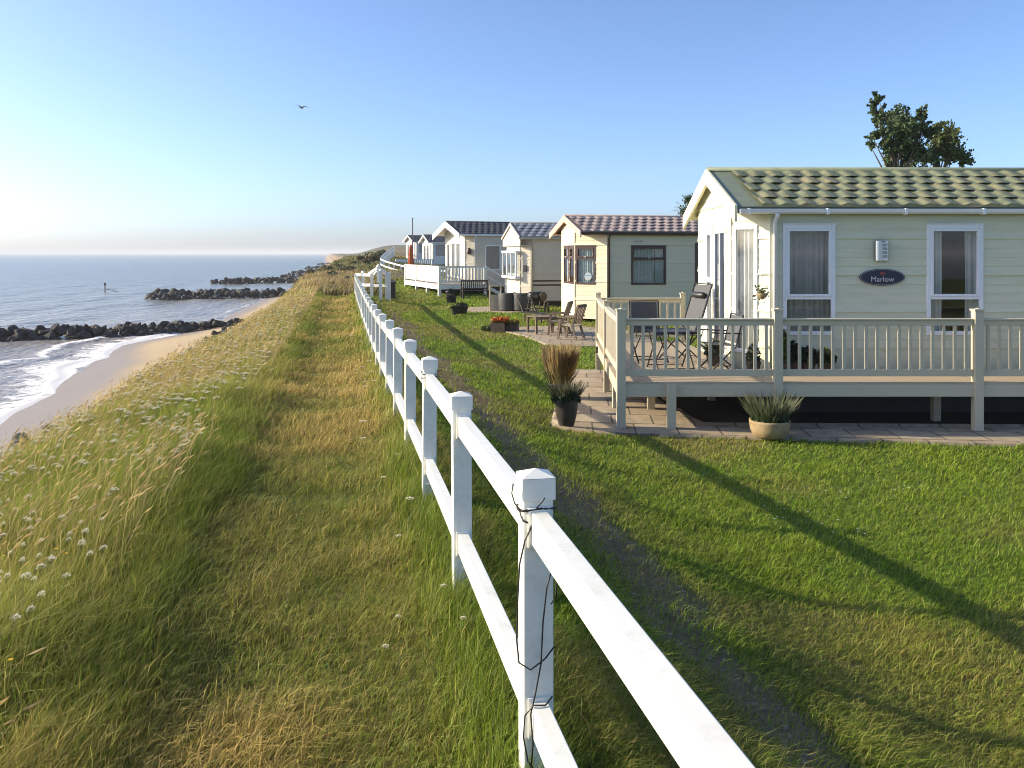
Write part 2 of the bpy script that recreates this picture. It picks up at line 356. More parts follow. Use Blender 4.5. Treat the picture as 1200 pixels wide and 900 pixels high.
def mat_sea():
    m, t, out = nodes('sea_water'); N, L = t.nodes, t.links
    p = N.new('ShaderNodeBsdfPrincipled'); p.inputs['Roughness'].default_value = .22; p.inputs['IOR'].default_value = 1.33; p.inputs['Specular IOR Level'].default_value = .3
    a = N.new('ShaderNodeAttribute'); a.attribute_name = 'col'; sep = N.new('ShaderNodeSeparateColor'); L.new(a.outputs['Color'], sep.inputs[0])
    mixc = N.new('ShaderNodeMix'); mixc.data_type = 'RGBA'; mixc.inputs[6].default_value = (.12,.15,.125,1); mixc.inputs[7].default_value = (.34,.29,.235,1)
    L.new(sep.outputs[1], mixc.inputs[0]); L.new(mixc.outputs[2], p.inputs['Base Color'])
    tc = N.new('ShaderNodeTexCoord')
    def wav(scale, stretch, det):
        mp = N.new('ShaderNodeMapping'); mp.inputs['Scale'].default_value = stretch; mp.inputs['Rotation'].default_value = (0,0,R(14)); L.new(tc.outputs['Object'], mp.inputs[0])
        n = N.new('ShaderNodeTexNoise'); n.inputs['Scale'].default_value = scale; n.inputs['Detail'].default_value = det; n.inputs['Roughness'].default_value = .55; L.new(mp.outputs[0], n.inputs['Vector']); return n.outputs[0]
    h1 = wav(.22, (1,.45,1), 4); h2 = wav(1.2, (1,.5,1), 5)
    b1 = N.new('ShaderNodeBump'); b1.inputs['Strength'].default_value = 1; b1.inputs['Distance'].default_value = 1.1; L.new(h1, b1.inputs['Height'])
    b2 = N.new('ShaderNodeBump'); b2.inputs['Strength'].default_value = .9; b2.inputs['Distance'].default_value = .4; L.new(h2, b2.inputs['Height']); L.new(b1.outputs[0], b2.inputs['Normal'])
    L.new(b2.outputs[0], p.inputs['Normal'])
    fo = N.new('ShaderNodeBsdfPrincipled'); fo.inputs['Base Color'].default_value = (.82,.80,.77,1); fo.inputs['Roughness'].default_value = .8
    n = N.new('ShaderNodeTexNoise'); n.inputs['Scale'].default_value = 1.1; n.inputs['Detail'].default_value = 9; n.inputs['Roughness'].default_value = .72; n.inputs['Distortion'].default_value = .8
    L.new(tc.outputs['Object'], n.inputs['Vector'])
    th = N.new('ShaderNodeMath'); th.operation = 'MULTIPLY_ADD'; L.new(sep.outputs[0], th.inputs[0]); th.inputs[1].default_value = .42; th.inputs[2].default_value = .04
    sb = N.new('ShaderNodeMath'); sb.operation = 'ADD'; L.new(n.outputs[0], sb.inputs[0]); L.new(th.outputs[0], sb.inputs[1])
    mr = N.new('ShaderNodeMapRange'); mr.inputs[1].default_value = .75; mr.inputs[2].default_value = .84; L.new(sb.outputs[0], mr.inputs[0])
    mx = N.new('ShaderNodeMixShader'); L.new(mr.outputs[0], mx.inputs[0]); L.new(p.outputs[0], mx.inputs[1]); L.new(fo.outputs[0], mx.inputs[2]); L.new(mx.outputs[0], out.inputs[0])
    return m
M['sea'] = mat_sea()
nc2 = len(wcols); nr2 = len(srows); ii, jj = np.meshgrid(np.arange(nr2-1), np.arange(nc2-1), indexing='ij'); a0 = (ii*nc2+jj).ravel()
silt = np.clip(np.exp(np.minimum(WW,0)/70.0), 0, 1)*np.exp(-np.maximum(SY-60,0)/200)
so = npmesh('sea', np.stack([SX.ravel(), SY.ravel(), SZ.ravel()], 1), np.stack([a0,a0+1,a0+nc2+1,a0+nc2],1), M['sea'], np.stack([foam.ravel(), silt.ravel(), 0*foam.ravel()],1), True); so['kind'] = 'structure'

# ------------------------------------------------------------------ paving
def mat_paving():
    m, t, out = nodes('paving_slabs'); N, L = t.nodes, t.links
    p = N.new('ShaderNodeBsdfPrincipled'); p.inputs['Roughness'].default_value = .85; L.new(p.outputs[0], out.inputs[0])
    tc = N.new('ShaderNodeTexCoord'); mp = N.new('ShaderNodeMapping'); mp.inputs['Rotation'].default_value = (0,0,R(4)); L.new(tc.outputs['Object'], mp.inputs[0])
    br = N.new('ShaderNodeTexBrick'); br.offset = 0.5; br.inputs['Scale'].default_value = 1.0; br.inputs['Brick Width'].default_value = .62; br.inputs['Row Height'].default_value = .62
    br.inputs['Mortar Size'].default_value = .014; br.inputs['Color1'].default_value = (.34,.265,.175,1); br.inputs['Color2'].default_value = (.39,.32,.225,1); br.inputs['Mortar'].default_value = (.12,.10,.07,1)
    L.new(mp.outputs[0], br.inputs['Vector'])
    n = N.new('ShaderNodeTexNoise'); n.inputs['Scale'].default_value = 5; n.inputs['Detail'].default_value = 8; n.inputs['Roughness'].default_value = .7; L.new(tc.outputs['Object'], n.inputs['Vector'])
    mr = N.new('ShaderNodeMapRange'); mr.inputs[1].default_value = .3; mr.inputs[2].default_value = .7; mr.inputs[3].default_value = .7; mr.inputs[4].default_value = 1.25; L.new(n.outputs[0], mr.inputs[0])
    vm = N.new('ShaderNodeVectorMath'); vm.operation = 'SCALE'; L.new(br.outputs[0], vm.inputs[0]); L.new(mr.outputs[0], vm.inputs['Scale']); L.new(vm.outputs[0], p.inputs['Base Color'])
    b = N.new('ShaderNodeBump'); b.inputs['Strength'].default_value = .6; b.inputs['Distance'].default_value = .01; iv = N.new('ShaderNodeMath'); iv.operation='SUBTRACT'; L.new(n.outputs[0], iv.inputs[0]); L.new(br.outputs['Fac'], iv.inputs[1]); L.new(iv.outputs[0], b.inputs['Height']); L.new(b.outputs[0], p.inputs['Normal'])
    return m
M['paving'] = mat_paving()
def inpoly(X, Y, P):
    ins = np.zeros(X.shape, bool); n = len(P)
    for i in range(n):
        x1,y1 = P[i]; x2,y2 = P[(i+1)%n]
        c = ((y1 > Y) != (y2 > Y)) & (X < (x2-x1)*(Y-y1)/(y2-y1+1e-12)+x1); ins ^= c
    return ins
def paving(name, P, th=.04):
    """a draped slab that follows the ground a few centimetres above it, built as a fine grid clipped to P with a rim"""
    xs = [p[0] for p in P]; ys = [p[1] for p in P]
    st = .25
    gx = np.arange(min(xs), max(xs)+st, st); gy = np.arange(min(ys), max(ys)+st, st)
    # resample outline, build by scanlines in y: left and right intersections
    rows = []
    for y in np.arange(min(ys)+1e-4, max(ys), .12):
        it = []
        for i in range(len(P)):
            (x1,y1),(x2,y2) = P[i], P[(i+1)%len(P)]
            if (y1 > y) != (y2 > y): it.append(x1+(y-y1)/(y2-y1)*(x2-x1))
        if len(it) >= 2: rows.append((y, min(it), max(it)))
    n = 40; V = []; 
    for (y,a,b) in rows:
        for k in range(n+1):
            x = a+(b-a)*k/n; V.append((x, y, zg(x,y)+th))
    V = np.array(V); nr = len(rows); q = []
    for i in range(nr-1):
        for k in range(n): q.append((i*(n+1)+k, i*(n+1)+k+1, (i+1)*(n+1)+k+1, (i+1)*(n+1)+k))
    # rim
    ring = [k for k in range(n+1)]+[i*(n+1)+n for i in range(1,nr)]+[(nr-1)*(n+1)+k for k in range(n-1,-1,-1)]+[i*(n+1) for i in range(nr-2,0,-1)]
    base = len(V); V = np.concatenate([V, V[ring]-np.array([0,0,th+.05])])
    for i in range(len(ring)): j = (i+1)%len(ring); q.append((ring[i], base+i, base+j, ring[j]))
    o = npmesh(name, V, np.array(q), M['paving']); o['kind'] = 'structure'; return o
PAVE_A = [(.55,12.45),(2.0,12.28),(4.0,12.05),(7.2,11.72),(13.0,11.2),(16.0,11.0),(16.0,12.95),(3.0,12.95),(2.6,14.5),(2.4,18.4),(1.25,18.6),(1.0,16.0),(.7,14.0)]
PAVE_B = [(.35,25.9),(.9,23.6),(1.8,23.2),(3.6,23.4),(4.4,24.6),(4.0,28.4),(2.0,29.2),(.2,28.6),(-.3,27.2)]
PAVE_C = [(-2.6,38.2),(-2.2,36.6),(0,35.8),(1.2,36.5),(1.0,39),(-1.4,39.6)]
paving('paving', PAVE_A); paving('paving', PAVE_B); paving('paving', PAVE_C)

# ------------------------------------------------------------------ the white post and rail fence
BAY = 1.83
def post_mesh(h=1.17, wd=.105, detail=True):
    a = wd/2; b = MB().box(-a,a,-a,a,-.25,h-.085)
    return b
def cap_mesh(h=1.17, wd=.105):
    a = wd/2+.007; z0 = h-.1; z1 = h-.024; b = MB()
    b.box(-a,a,-a,a,z0,z1); b.add([(-a,-a,z1+.001),(a,-a,z1+.001),(a,a,z1+.001),(-a,a,z1+.001),(0,0,h)], [(0,1,4),(1,2,4),(2,3,4),(3,0,4)])
    return b
fdir = Vector((-.2,1,0)).normalized(); FANG = math.atan2(.2,1)
fence = thing('white_fence', 'long white post and rail fence with capped posts along the clifftop path', 'fence', (float(xf(3)),3.0,zg(float(xf(3)),3.0)))
FL = Vector(fence.location)
ppos = []
for k in range(-2, 22):
    Y = 3.0+BAY*k; X = float(xf(Y)); top = EYE-float(topdrop(Y)); ppos.append(Vector((X,Y,top)))
pm = cm = None
for i,p in enumerate(ppos):
    jit = (random.uniform(-.012,.012), random.uniform(-.012,.012))
    if pm is None:
        o = post_mesh().build('post', M['pvc'], fence, bevel=.004); c = cap_mesh().build('cap', M['pvc'], o, bevel=.003)
        pm, cm = o, c
    else:
        o = pm.copy(); C.objects.link(o); o.parent = fence; c = cm.copy(); C.objects.link(c); c.parent = o
    o.location = p-FL-Vector((0,0,1.17)); o.rotation_euler = (jit[0]*.6, jit[1]*.6, FANG+random.uniform(-.02,.02))
for i in range(len(ppos)-1):
    a, b = ppos[i]-FL, ppos[i+1]-FL
    for hz in (-.135-.056, -.79-.056):
        m = MB(); d = (b-a).normalized()
        m.bar(a+d*.04+Vector((0,0,hz)), b-d*.04+Vector((0,0,hz)), .058, .112)
        r = m.build('rail', M['pvc'], fence, bevel=.004)
        if i < 14:                                   # the moulded collar where the rail enters each post
            for (p, s) in ((a,1),(b,-1)):
                m = MB(); q = p+d*s*.054+Vector((0,0,hz)); m.bar(q-d*.006, q+d*.006, .082, .138)
                m.build('collar', M['pvc'], r, bevel=.002)
# black cable wound round two posts
def wire(label, k, seed):
    r = random.Random(seed); p = ppos[k]-Vector((0,0,1.17)); o = thing('cable', label, 'cable', p)
    m = MB()
    def ring(z, n=1.3, start=0, rr=.088, tilt=.015):
        pts = []
        for t in range(int(26*n)):
            a = start+2*PI*t/26; s = 1/max(abs(math.cos(a)),abs(math.sin(a)))
            q = Vector((math.cos(a)*s*.0575, math.sin(a)*s*.0575, z+tilt*math.sin(a*1.0+seed)+r.uniform(-.002,.002)))
            q.rotate(Matrix.Rotation(FANG,3,'Z')); pts.append(q)
        return pts
    m.tube(ring(1.03, 2.3, 0), .0036, 5); m.tube(ring(1.015, 1.6, 1.2, tilt=-.02), .0025, 5)
    if k == 2:
        m.tube([(-.055,-.06,1.04),(-.075,-.075,1.07),(-.085,-.06,1.10),(-.08,-.05,1.13)], .0025, 5)
        m.tube([(.0,-.066,1.05),(.02,-.075,1.075),(.028,-.08,1.09)], .0025, 5)
        m.tube([(-.01,-.066,1.0),(-.04,-.07,.94),(-.058,-.074,.86),(-.064,-.07,.74),(-.068,-.066,.60),(-.06,-.068,.52),(-.02,-.078,.50),(.03,-.08,.54),(.062,-.075,.58)], .003, 5)
        m.tube([(.05,-.068,.83),(.035,-.074,.78),(.022,-.075,.66),(.015,-.078,.52),(-.004,-.08,.42),(-.02,-.10,.36),(-.012,-.09,.25),(-.025,-.075,.1)], .003, 5)
        m.tube([(.055,-.06,.40),(.03,-.09,.385),(-.01,-.1,.39),(-.04,-.09,.35),(-.045,-.08,.27),(-.03,-.1,.2),(.0,-.1,.16)], .003, 5)
        m.tube([(.05,-.066,.72),(.068,-.072,.75),(.07,-.066,.82)], .003, 5)
    m.build('strand', M['wire'], o, smooth=True)
wire('loose black cable wound round the closest fence post, hanging down its face', 2, 3)
wire('short black cable tied under the cap of a fence post near the dark urn', 4, 5)

# ------------------------------------------------------------------ caravans
def wall_seg(b, p0, p1, z0, zfun, openings, board=.15, lip=.012):
    """clad wall p0->p1 (outward on the right); zfun(s)=roof height at s; openings (s0,s1,za,zb)"""
    p0 = Vector((p0[0],p0[1],0)); p1 = Vector((p1[0],p1[1],0)); L = (p1-p0).length; d = (p1-p0)/L; n = Vector((d.y,-d.x,0))
    S = [L*k/48 for k in range(49)]
    ztop = max(zfun(s) for s in S)
    zs = set([z0, ztop]); k = 1
    while z0+k*board < ztop: zs.add(z0+k*board); k += 1
    for o in openings: zs.add(o[2]); zs.add(o[3])
    zs = sorted(zs)
    def span(z):       # s interval where roof is at least z
        ok = [s for s in S if zfun(s) >= z-1e-6]
        return (ok[0], ok[-1]) if ok else None
    for za, zb in zip(zs[:-1], zs[1:]):
        if zb-za < 1e-5: continue
        A = span(za+1e-5); B = span(zb-1e-5)
        if A is None: continue
        if B is None: mid = (A[0]+A[1])/2; B = (mid, mid)
        kb = (za-z0)/board; fr0 = kb-math.floor(kb+1e-6); fr1 = fr0+(zb-za)/board
        lk = lip*(1.9 if int(kb+1e-6)%4 == 0 else .75); o0 = lk*(1-fr0); o1 = lk*(1-fr1)
        cuts = [(o[0],o[1]) for o in openings if o[2] <= za+1e-6 and o[3] >= zb-1e-6]; cuts.sort()
        iv = []; cur0, cur1 = A[0], B[0]
        for c in cuts: iv.append((cur0,c[0],cur1,c[0])); cur0 = cur1 = c[1]
        iv.append((cur0, A[1], cur1, B[1]))
        for (a0,a1,b0,b1) in iv:
            if a1-a0 < 1e-4: continue
            q = [p0+d*a0+n*o0, p0+d*a1+n*o0, p0+d*b1+n*o1, p0+d*b0+n*o1]
            for v,z in zip(q,(za,za,zb,zb)): v.z = z
            b.add(q, [(0,1,2,3)])
            if fr0 < 1e-4 and lip > 0:
                e = [p0+d*a0, p0+d*a1, p0+d*a1+n*o0, p0+d*a0+n*o0]
                for v in e: v.z = za
                b.add(e, [(3,2,1,0)][::1])
def seg_frame(p0, p1):
    p0 = Vector((p0[0],p0[1],0)); p1 = Vector((p1[0],p1[1],0)); d = (p1-p0).normalized(); n = Vector((d.y,-d.x,0))
    return Matrix(((d.x,-n.x,0,p0.x),(d.y,-n.y,0,p0.y),(0,0,1,0),(0,0,0,1)))   # local x along wall, y inward, z up
def window(parent, seg, s0, s1, za, zb, fm, split=None, top_open=False, curtain='curtain', sides=False, name='window', fw=.055, detail=True, cdepth=.10):
    T = seg_frame(*seg)
    m = MB(); m.T = T; y0, y1 = -.028, .05
    m.box(s0-.012,s0+fw,y0,y1,za-.012,zb+.012); m.box(s1-fw,s1+.012,y0,y1,za-.012,zb+.012)
    m.box(s0+fw,s1-fw,y0,y1,zb-fw,zb+.012); m.box(s0+fw,s1-fw,y0,y1,za-.012,za+fw)
    if split: m.box(s0+fw,s1-fw,y0,y1,split-fw*.45,split+fw*.45)
    o = m.build(name, fm, parent, bevel=.006 if detail else 0)
    # sash of the upper light
    panes = [(za+fw, (split-fw*.45) if split else zb-fw)]
    if split: panes.append((split+fw*.45, zb-fw))
    if split and detail:
        lo, hi = (split+fw*.45, zb-fw); f2 = .04
        m = MB(); m.T = T
        a,b = s0+fw, s1-fw
        for bx in ((a,a+f2,lo,hi),(b-f2,b,lo,hi),(a+f2,b-f2,hi-f2,hi),(a+f2,b-f2,lo,lo+f2)): m.box(bx[0],bx[1],y0-.012,y1-.02,bx[2],bx[3])
        m.build('sash', fm, o, bevel=.004)
        m = MB(); m.T = T; m.box((a+b)/2-.05,(a+b)/2+.05,y0-.028,y0-.012,lo+.008,lo+.028); m.build('handle', M['pvc_win'], o)
        m = MB(); m.T = T; m.box(s0-.03,s1+.03,-.05,-.02,zb+.012,zb+.03); m.build('drip_bar', fm, o)
    m = MB(); m.T = T
    for (lo,hi) in panes: m.add([(s0+fw,.0,lo),(s1-fw,.0,lo),(s1-fw,.0,hi),(s0+fw,.0,hi)], [(0,1,2,3)])
    m.build('pane', M['glass'], o)
    if curtain:
        m = MB(); m.T = T; rng = [(s0+.02, s1-.02)]
        if sides: wd = (s1-s0)*.34; rng = [(s0+.01, s0+wd),(s1-wd*.75, s1-.01)]
        for (a,b) in rng:
            n = max(10, int((b-a)*60)); vs = []; fs = []
            for k in range(n+1):
                x = a+(b-a)*k/n; y = cdepth+.022*math.sin(k*1.15+a*7)+.012*math.sin(k*.41)
                for q,z in enumerate((za+.02, (za+zb)/2, zb-.02)): vs.append((x+(.012*math.sin(k*.7+q) if q < 2 else 0), y, z))
            for k in range(n):
                for q in (0,1): i = k*3+q; fs.append((i,i+3,i+4,i+1))
            m.add(vs, fs)
        m.build('curtain', M[curtain], o, smooth=True)
    return o
def roof_slope(b, x0, x1, y0, z0, y1, z1, pitch, rows, amp=.04, stepz=.018, res=8):
    """pantile sheet from the eave line (y0,z0) up to the ridge line (y1,z1)"""
    n = int((x1-x0)/pitch*res); dv = Vector((0,y1-y0,z1-z0)); ln = dv.length; dv /= ln; nv = Vector((0,-dv.z,dv.y))
    if nv.z < 0: nv = -nv
    vs = []; fs = []; w = n+1; flip = dv.y < 0
    for r in range(rows):
        last = r == rows-1
        prof = ((0,1.0,-.007),(0,1.0,0),(.3,.80,0),(.65,.45,0),(1.0,.12,0),(1.0 if last else 1.3,.04,0))
        o0 = len(vs)
        for (f,h,th) in prof:
            for k in range(n+1):
                x = x0+(x1-x0)*k/n; ph = 2*PI*(x-x0)/pitch+PI*(r%2); sn = math.sin(ph)+.28*math.sin(2*ph+.6)
                fade = 1 if f < .9 else .55
                hh = amp*fade*(.5+.42*sn)+stepz*h+th-(.004 if f > 1.05 else 0)
                t = (r+min(f,rows-r))/rows*ln+((.20*ln/rows)*(-.5-.45*math.sin(ph)) if (f == 0 and r) else 0)
                vs.append(Vector((x,y0,z0))+dv*t+nv*hh)
        for i in range(len(prof)-1):
            for k in range(n):
                q = (o0+i*w+k, o0+i*w+k+1, o0+(i+1)*w+k+1, o0+(i+1)*w+k); fs.append(q[::-1] if flip else q)
    # riser at the eave
    o = len(vs)
    for k in range(n+1): vs.append(Vector((x0+(x1-x0)*k/n, y0, z0-.01)))
    for k in range(n): fs.append((o+k,o+k+1,w+k+1,w+k))
    b.add(vs, fs)
def caravan(name, label, loc, rz, L=10.5, W=3.66, a=.48, b=.6, z0=.45, eave=3.42, ridge=4.15, ov=.12, mats=None, near=(), cant=(), center=(), pitch=.34, rows=5, verge=.4, board=.15, fasc=.27, gable_panel=False, detail=True, skirt=True, res=8):
    wallm, roofm, bargem, gutm, winm = mats
    t = thing(name, label, 'caravan', loc, rz)
    sl = (ridge-eave)/(W/2)
    roofz = lambda y: eave+sl*(W/2-abs(y-W/2))-.06
    segs = {'near':((0,0),(L,0)), 'back':((L,0),(L,W)), 'far':((L,W),(0,W)), 'cantf':((0,W),(-a,W-b)), 'center':((-a,W-b),(-a,b)), 'cant':((-a,b),(0,0))}
    ops = {'near':near,'cant':cant,'center':center}
    m = MB()
    for k,(p0,p1) in segs.items():
        Ls = math.hypot(p1[0]-p0[0],p1[1]-p0[1]); f = (lambda s,p0=p0,p1=p1,Ls=Ls: roofz(p0[1]+(p1[1]-p0[1])*s/Ls))
        wall_seg(m, p0, p1, z0, f, [o[:4] for o in ops.get(k,())], board, .012 if detail else .01)
    wo = m.build('wall', wallm, t)
    # corner trims
    m = MB()
    for (x,y) in ((0,0),(-a,b)): m.box(x-.02,x+.035,y-.022,y+.03,z0,roofz(y)-.02)
    m.build('corner_trim', bargem if roofm is M['tile_green'] else wallm, wo)
    # room lining: floor and inner shell so windows look into a dim room
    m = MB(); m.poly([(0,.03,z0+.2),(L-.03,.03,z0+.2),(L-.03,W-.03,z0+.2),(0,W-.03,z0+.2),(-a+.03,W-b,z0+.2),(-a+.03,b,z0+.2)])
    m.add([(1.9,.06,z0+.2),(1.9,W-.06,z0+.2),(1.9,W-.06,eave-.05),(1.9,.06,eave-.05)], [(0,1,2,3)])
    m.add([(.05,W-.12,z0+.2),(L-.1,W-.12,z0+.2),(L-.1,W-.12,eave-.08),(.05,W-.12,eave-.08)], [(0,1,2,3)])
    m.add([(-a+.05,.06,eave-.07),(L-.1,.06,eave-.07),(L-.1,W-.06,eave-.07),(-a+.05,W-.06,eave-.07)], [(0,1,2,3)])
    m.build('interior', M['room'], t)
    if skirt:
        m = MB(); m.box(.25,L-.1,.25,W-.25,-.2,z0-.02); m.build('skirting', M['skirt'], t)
    # roof
    xe = -a-ov; eo = .12
    m = MB()
    for s in (0,1):
        y0 = -eo if s == 0 else W+eo; zz = eave-sl*eo; y1 = W/2
        m.prism([(xe,y0,zz),(L+.1,y0,zz),(L+.1,y1,ridge),(xe,y1,ridge)], (0,0,-.05))
    ro = m.build('roof', M['trim_green2'] if roofm is M['tile_green'] else roofm, t)
    m = MB()
    for s in (0,1):
        y0 = -eo-.02 if s == 0 else W+eo+.02; zz = eave-sl*eo+.006
        roof_slope(m, xe+verge, L+.08, y0, zz, W/2, ridge+.006, pitch, rows, res=res)
    m.build('pantiles', roofm, ro, smooth=False)
    m = MB(); m.tube([(xe-.01,W/2,ridge+.015),(L+.1,W/2,ridge+.015)], .055, 10); m.build('ridge_cap', M['trim_green2'] if roofm is M['tile_green'] else roofm, ro, smooth=True)
    # bargeboards with their return under the eave
    m = MB()
    for s in (0,1):
        y0 = -eo-.03 if s == 0 else W+eo+.03; zz = eave-sl*(eo+.03)+.035; 
        m.prism([(xe-.035,y0,zz),(xe-.035,W/2,ridge+.035),(xe-.035,W/2,ridge+.035-fasc*1.08),(xe-.035,y0,zz-fasc)], (.05,0,0))
    m.build('bargeboard', bargem, ro, bevel=.006 if detail else 0)
    # soffit under the overhang
    m = MB()
    for s in (0,1):
        y0 = -eo if s == 0 else W+eo; zz = eave-sl*eo-.055
        m.prism([(xe+.02,y0,zz),(.45,y0,zz),(.45,W/2,ridge-.055),(xe+.02,W/2,ridge-.055)], (0,0,-.015))
    m.build('soffit', bargem, ro)
    if gable_panel:
        m = MB(); m.prism([(xe+.03,-.05,eave-.42),(xe+.03,W+.05,eave-.42),(xe+.03,W+.05,eave-.02),(xe+.03,W/2,ridge-.1),(xe+.03,-.05,eave-.02)], (.06,0,0)); m.build('gable_panel', wallm, t)
        m = MB(); m.box(xe+.03,0,-.05,W+.05,eave-.46,eave-.425); m.build('gable_soffit', wallm, t)
    # fascia under tiles, gutter, downpipe
    m = MB(); m.box(xe+.03,L+.1,-eo-.01,-eo+.015,eave-sl*eo-.11,eave-sl*eo-.0); m.build('eave_fascia', M['trim_green'] if roofm is M['tile_green'] else gutm, ro)
    zz = eave-sl*eo-.075
    prof = [(-.001,.035),(-.012,-.02),(-.045,-.045),(-.085,-.02),(-.095,.035),(-.088,.035),(-.078,-.014),(-.045,-.036),(-.018,-.014),(-.008,.035)]
    m = MB(); m.prism([(xe+.05,-eo-.012+p[0],zz+p[1]) for p in prof], (L-xe,0,0)); go = m.build('gutter', gutm, t, smooth=False)
    m = MB(); x = xe+.2
    if detail:
        while x < L:
            m.box(x-.018,x+.018,-eo-.114,-eo-.005,zz-.055,zz+.042); x += 1.27
        m.build('bracket', gutm, go)
    px = .06
    m = MB(); m.tube([(px,-eo-.055,zz-.03),(px,-eo-.055,zz-.08),(px,-.06,zz-.16),(px,-.06,z0-.1)], .034 if detail else .04, 10); 
    m.build('downpipe', gutm, t, smooth=True)
    for (k, lst) in ops.items():
        for o in lst:
            kw = o[4] if len(o) > 4 else {}
            window(t, segs[k], *o[:4], kw.pop('fm', winm), detail=detail, **kw)
    return t
# --- nearest caravan, sage cladding and green tiles
RZ1 = R(.6)
near_caravan = caravan('static_caravan', 'sage green caravan with mossy green tiled roof, oval name plaque and taupe deck', (4.24,14.0,0), RZ1, L=11.5, a=.48, b=.6, z0=.5, eave=3.47, ridge=4.19, ov=.12,
    mats=(M['clad_green'], M['tile_green'], M['barge_cream'], M['pvc_win'], M['pvc_win']),
    near=[(.21,1.05,1.33,3.12,dict(split=1.93, curtain='curtain_grey', cdepth=.14)), (2.58,3.49,1.33,3.12,dict(split=1.93, curtain='curtain', sides=True, cdepth=.12))],
    cant=[(.05,.52,1.0,3.12,dict(curtain='curtain', cdepth=.07))],
    center=[(.75,1.2,.85,3.1,dict(split=2.15, curtain='curtain')), (1.3,2.2,.8,3.12,dict(name='door', fw=.10, curtain=None, sides=False))], pitch=.335, rows=5, verge=.42)
T1 = near_caravan
m = MB(); m.prism([(1.70+.115-.115*math.cos(PI*k/14), -.012-.10*math.sin(PI*k/14)**.7, 2.54) for k in range(15)], (0,0,.33))
lo = m.build('wall_lamp', M['steel'], T1, bevel=.004)
m = MB(); 
for k in range(4): m.box(1.80,1.875,-.116,-.104,2.59+k*.062,2.635+k*.062)
m.build('louvre', M['louvre'], lo)
m = MB(); m.box(1.785,1.855,-.116,-.10,2.842,2.855); m.build('lens', M['black'], lo)
# plaque
m = MB(); m.prism([(1.83+.375*math.cos(2*PI*k/40), -.014, 2.27+.138*math.sin(2*PI*k/40)) for k in range(40)], (0,-.02,0)); pl = m.build('name_plaque', M['navy'], T1, bevel=.004)
m = MB()
for k in range(40):
    a0, a1 = 2*PI*k/40, 2*PI*(k+1)/40
    m.bar((1.83+.36*math.cos(a0),-.0355,2.27+.124*math.sin(a0)),(1.83+.36*math.cos(a1),-.0355,2.27+.124*math.sin(a1)),.004,.003,up=(0,1,0))
m.build('border_line', M['gold'], pl)
def text(s, size, loc, name, m_, parent):
    cu = bpy.data.curves.new(name, 'FONT'); cu.body = s; cu.size = size; cu.align_x = 'CENTER'; cu.align_y = 'CENTER'; cu.extrude = .002
    for f in list(bpy.data.fonts): cu.font = f
    o = bpy.data.objects.new(name, cu); C.objects.link(o); o.rotation_euler = (PI/2,0,0); o.location = loc; o.parent = parent; cu.materials.append(m_); 
    dg = bpy.context.evaluated_depsgraph_get(); me = bpy.data.meshes.new_from_object(o.evaluated_get(dg)); o2 = bpy.data.objects.new(name, me); C.objects.link(o2)
    o2.rotation_euler = o.rotation_euler; o2.location = loc; o2.parent = parent; bpy.data.objects.remove(o); return o2
text('Marlow', .125, (1.83,-.037,2.235), 'lettering', M['gold'], pl)
m = MB()
for q in (-1,0,1): m.prism([(1.83+q*.028-.012,-.036,2.335),(1.83+q*.028,-.036,2.318),(1.83+q*.028+.012,-.036,2.335),(1.83+q*.028,-.036,2.362)], (0,-.002,0))
m.prism([(1.80,-.0355,2.318),(1.83,-.0355,2.30),(1.86,-.0355,2.318),(1.83,-.0355,2.312)], (0,-.002,0)); m.build('emblem', M['red'], pl)
# french door in the sea end: mullions and handle
m = MB(); m.T = seg_frame((-.48,3.06),(-.48,.6)); m.box(1.72,1.78,-.03,.05,.9,3.02); dr = m.build('door_mullion', M['pvc_win'], T1)
m = MB(); m.T = seg_frame((-.48,3.06),(-.48,.6)); m.tube([(1.70,-.03,1.85),(1.70,-.07,1.85),(1.60,-.07,1.85)], .012, 8); m.build('handle', M['steel'], dr)

# --- second caravan, cream with brown windows
Z2 = zg(3.46,31.1)
c2 = caravan('static_caravan', 'cream caravan with pinkish brown tiles and dark brown window frames', (3.46,31.1,Z2), R(14), L=10.5, a=.90, b=1.0, z0=.18, eave=3.42, ridge=4.02, ov=.14,
    mats=(M['clad_cream'], M['tile_brown'], M['barge_pink'], M['brown'], M['brown']),
    near=[(.95,2.31,1.45,2.86,dict(split=2.38, curtain='blind')), (3.5,4.35,.6,2.98,dict(name='door', curtain=None, fw=.12))],
    cant=[(.06,.86,1.46,2.86,dict(split=2.42, curtain='blind'))], center=[(.35,1.0,1.46,2.86,dict(split=2.42,curtain='curtain')),(1.1,1.6,1.46,2.86,dict(split=2.42, curtain='curtain'))],
    pitch=.36, rows=5, verge=.12, fasc=.24, board=.17)
m = MB(); m.T = seg_frame((-.90,1.0),(0,0)); m.prism([(.56+.15*math.cos(2*PI*k/24),.006,1.74+.15*math.sin(2*PI*k/24)) for k in range(24)], (0,-.004,0)); st = m.build('window_sticker', M['pvc_win'], c2); st['label'] = 'round white sticker in the brown bay window'
m = MB(); m.T = seg_frame((-.90,1.0),(0,0)); m.box(.46,.66,.0,.0035,1.75,1.80); m.build('sticker_print', mat('blue_print',(.15,.35,.5),.6), st)
m = MB(); m.box(1.05,1.4,-.02,-.012,3.0,3.06); m.build('vent', M['clad_buff'], c2)

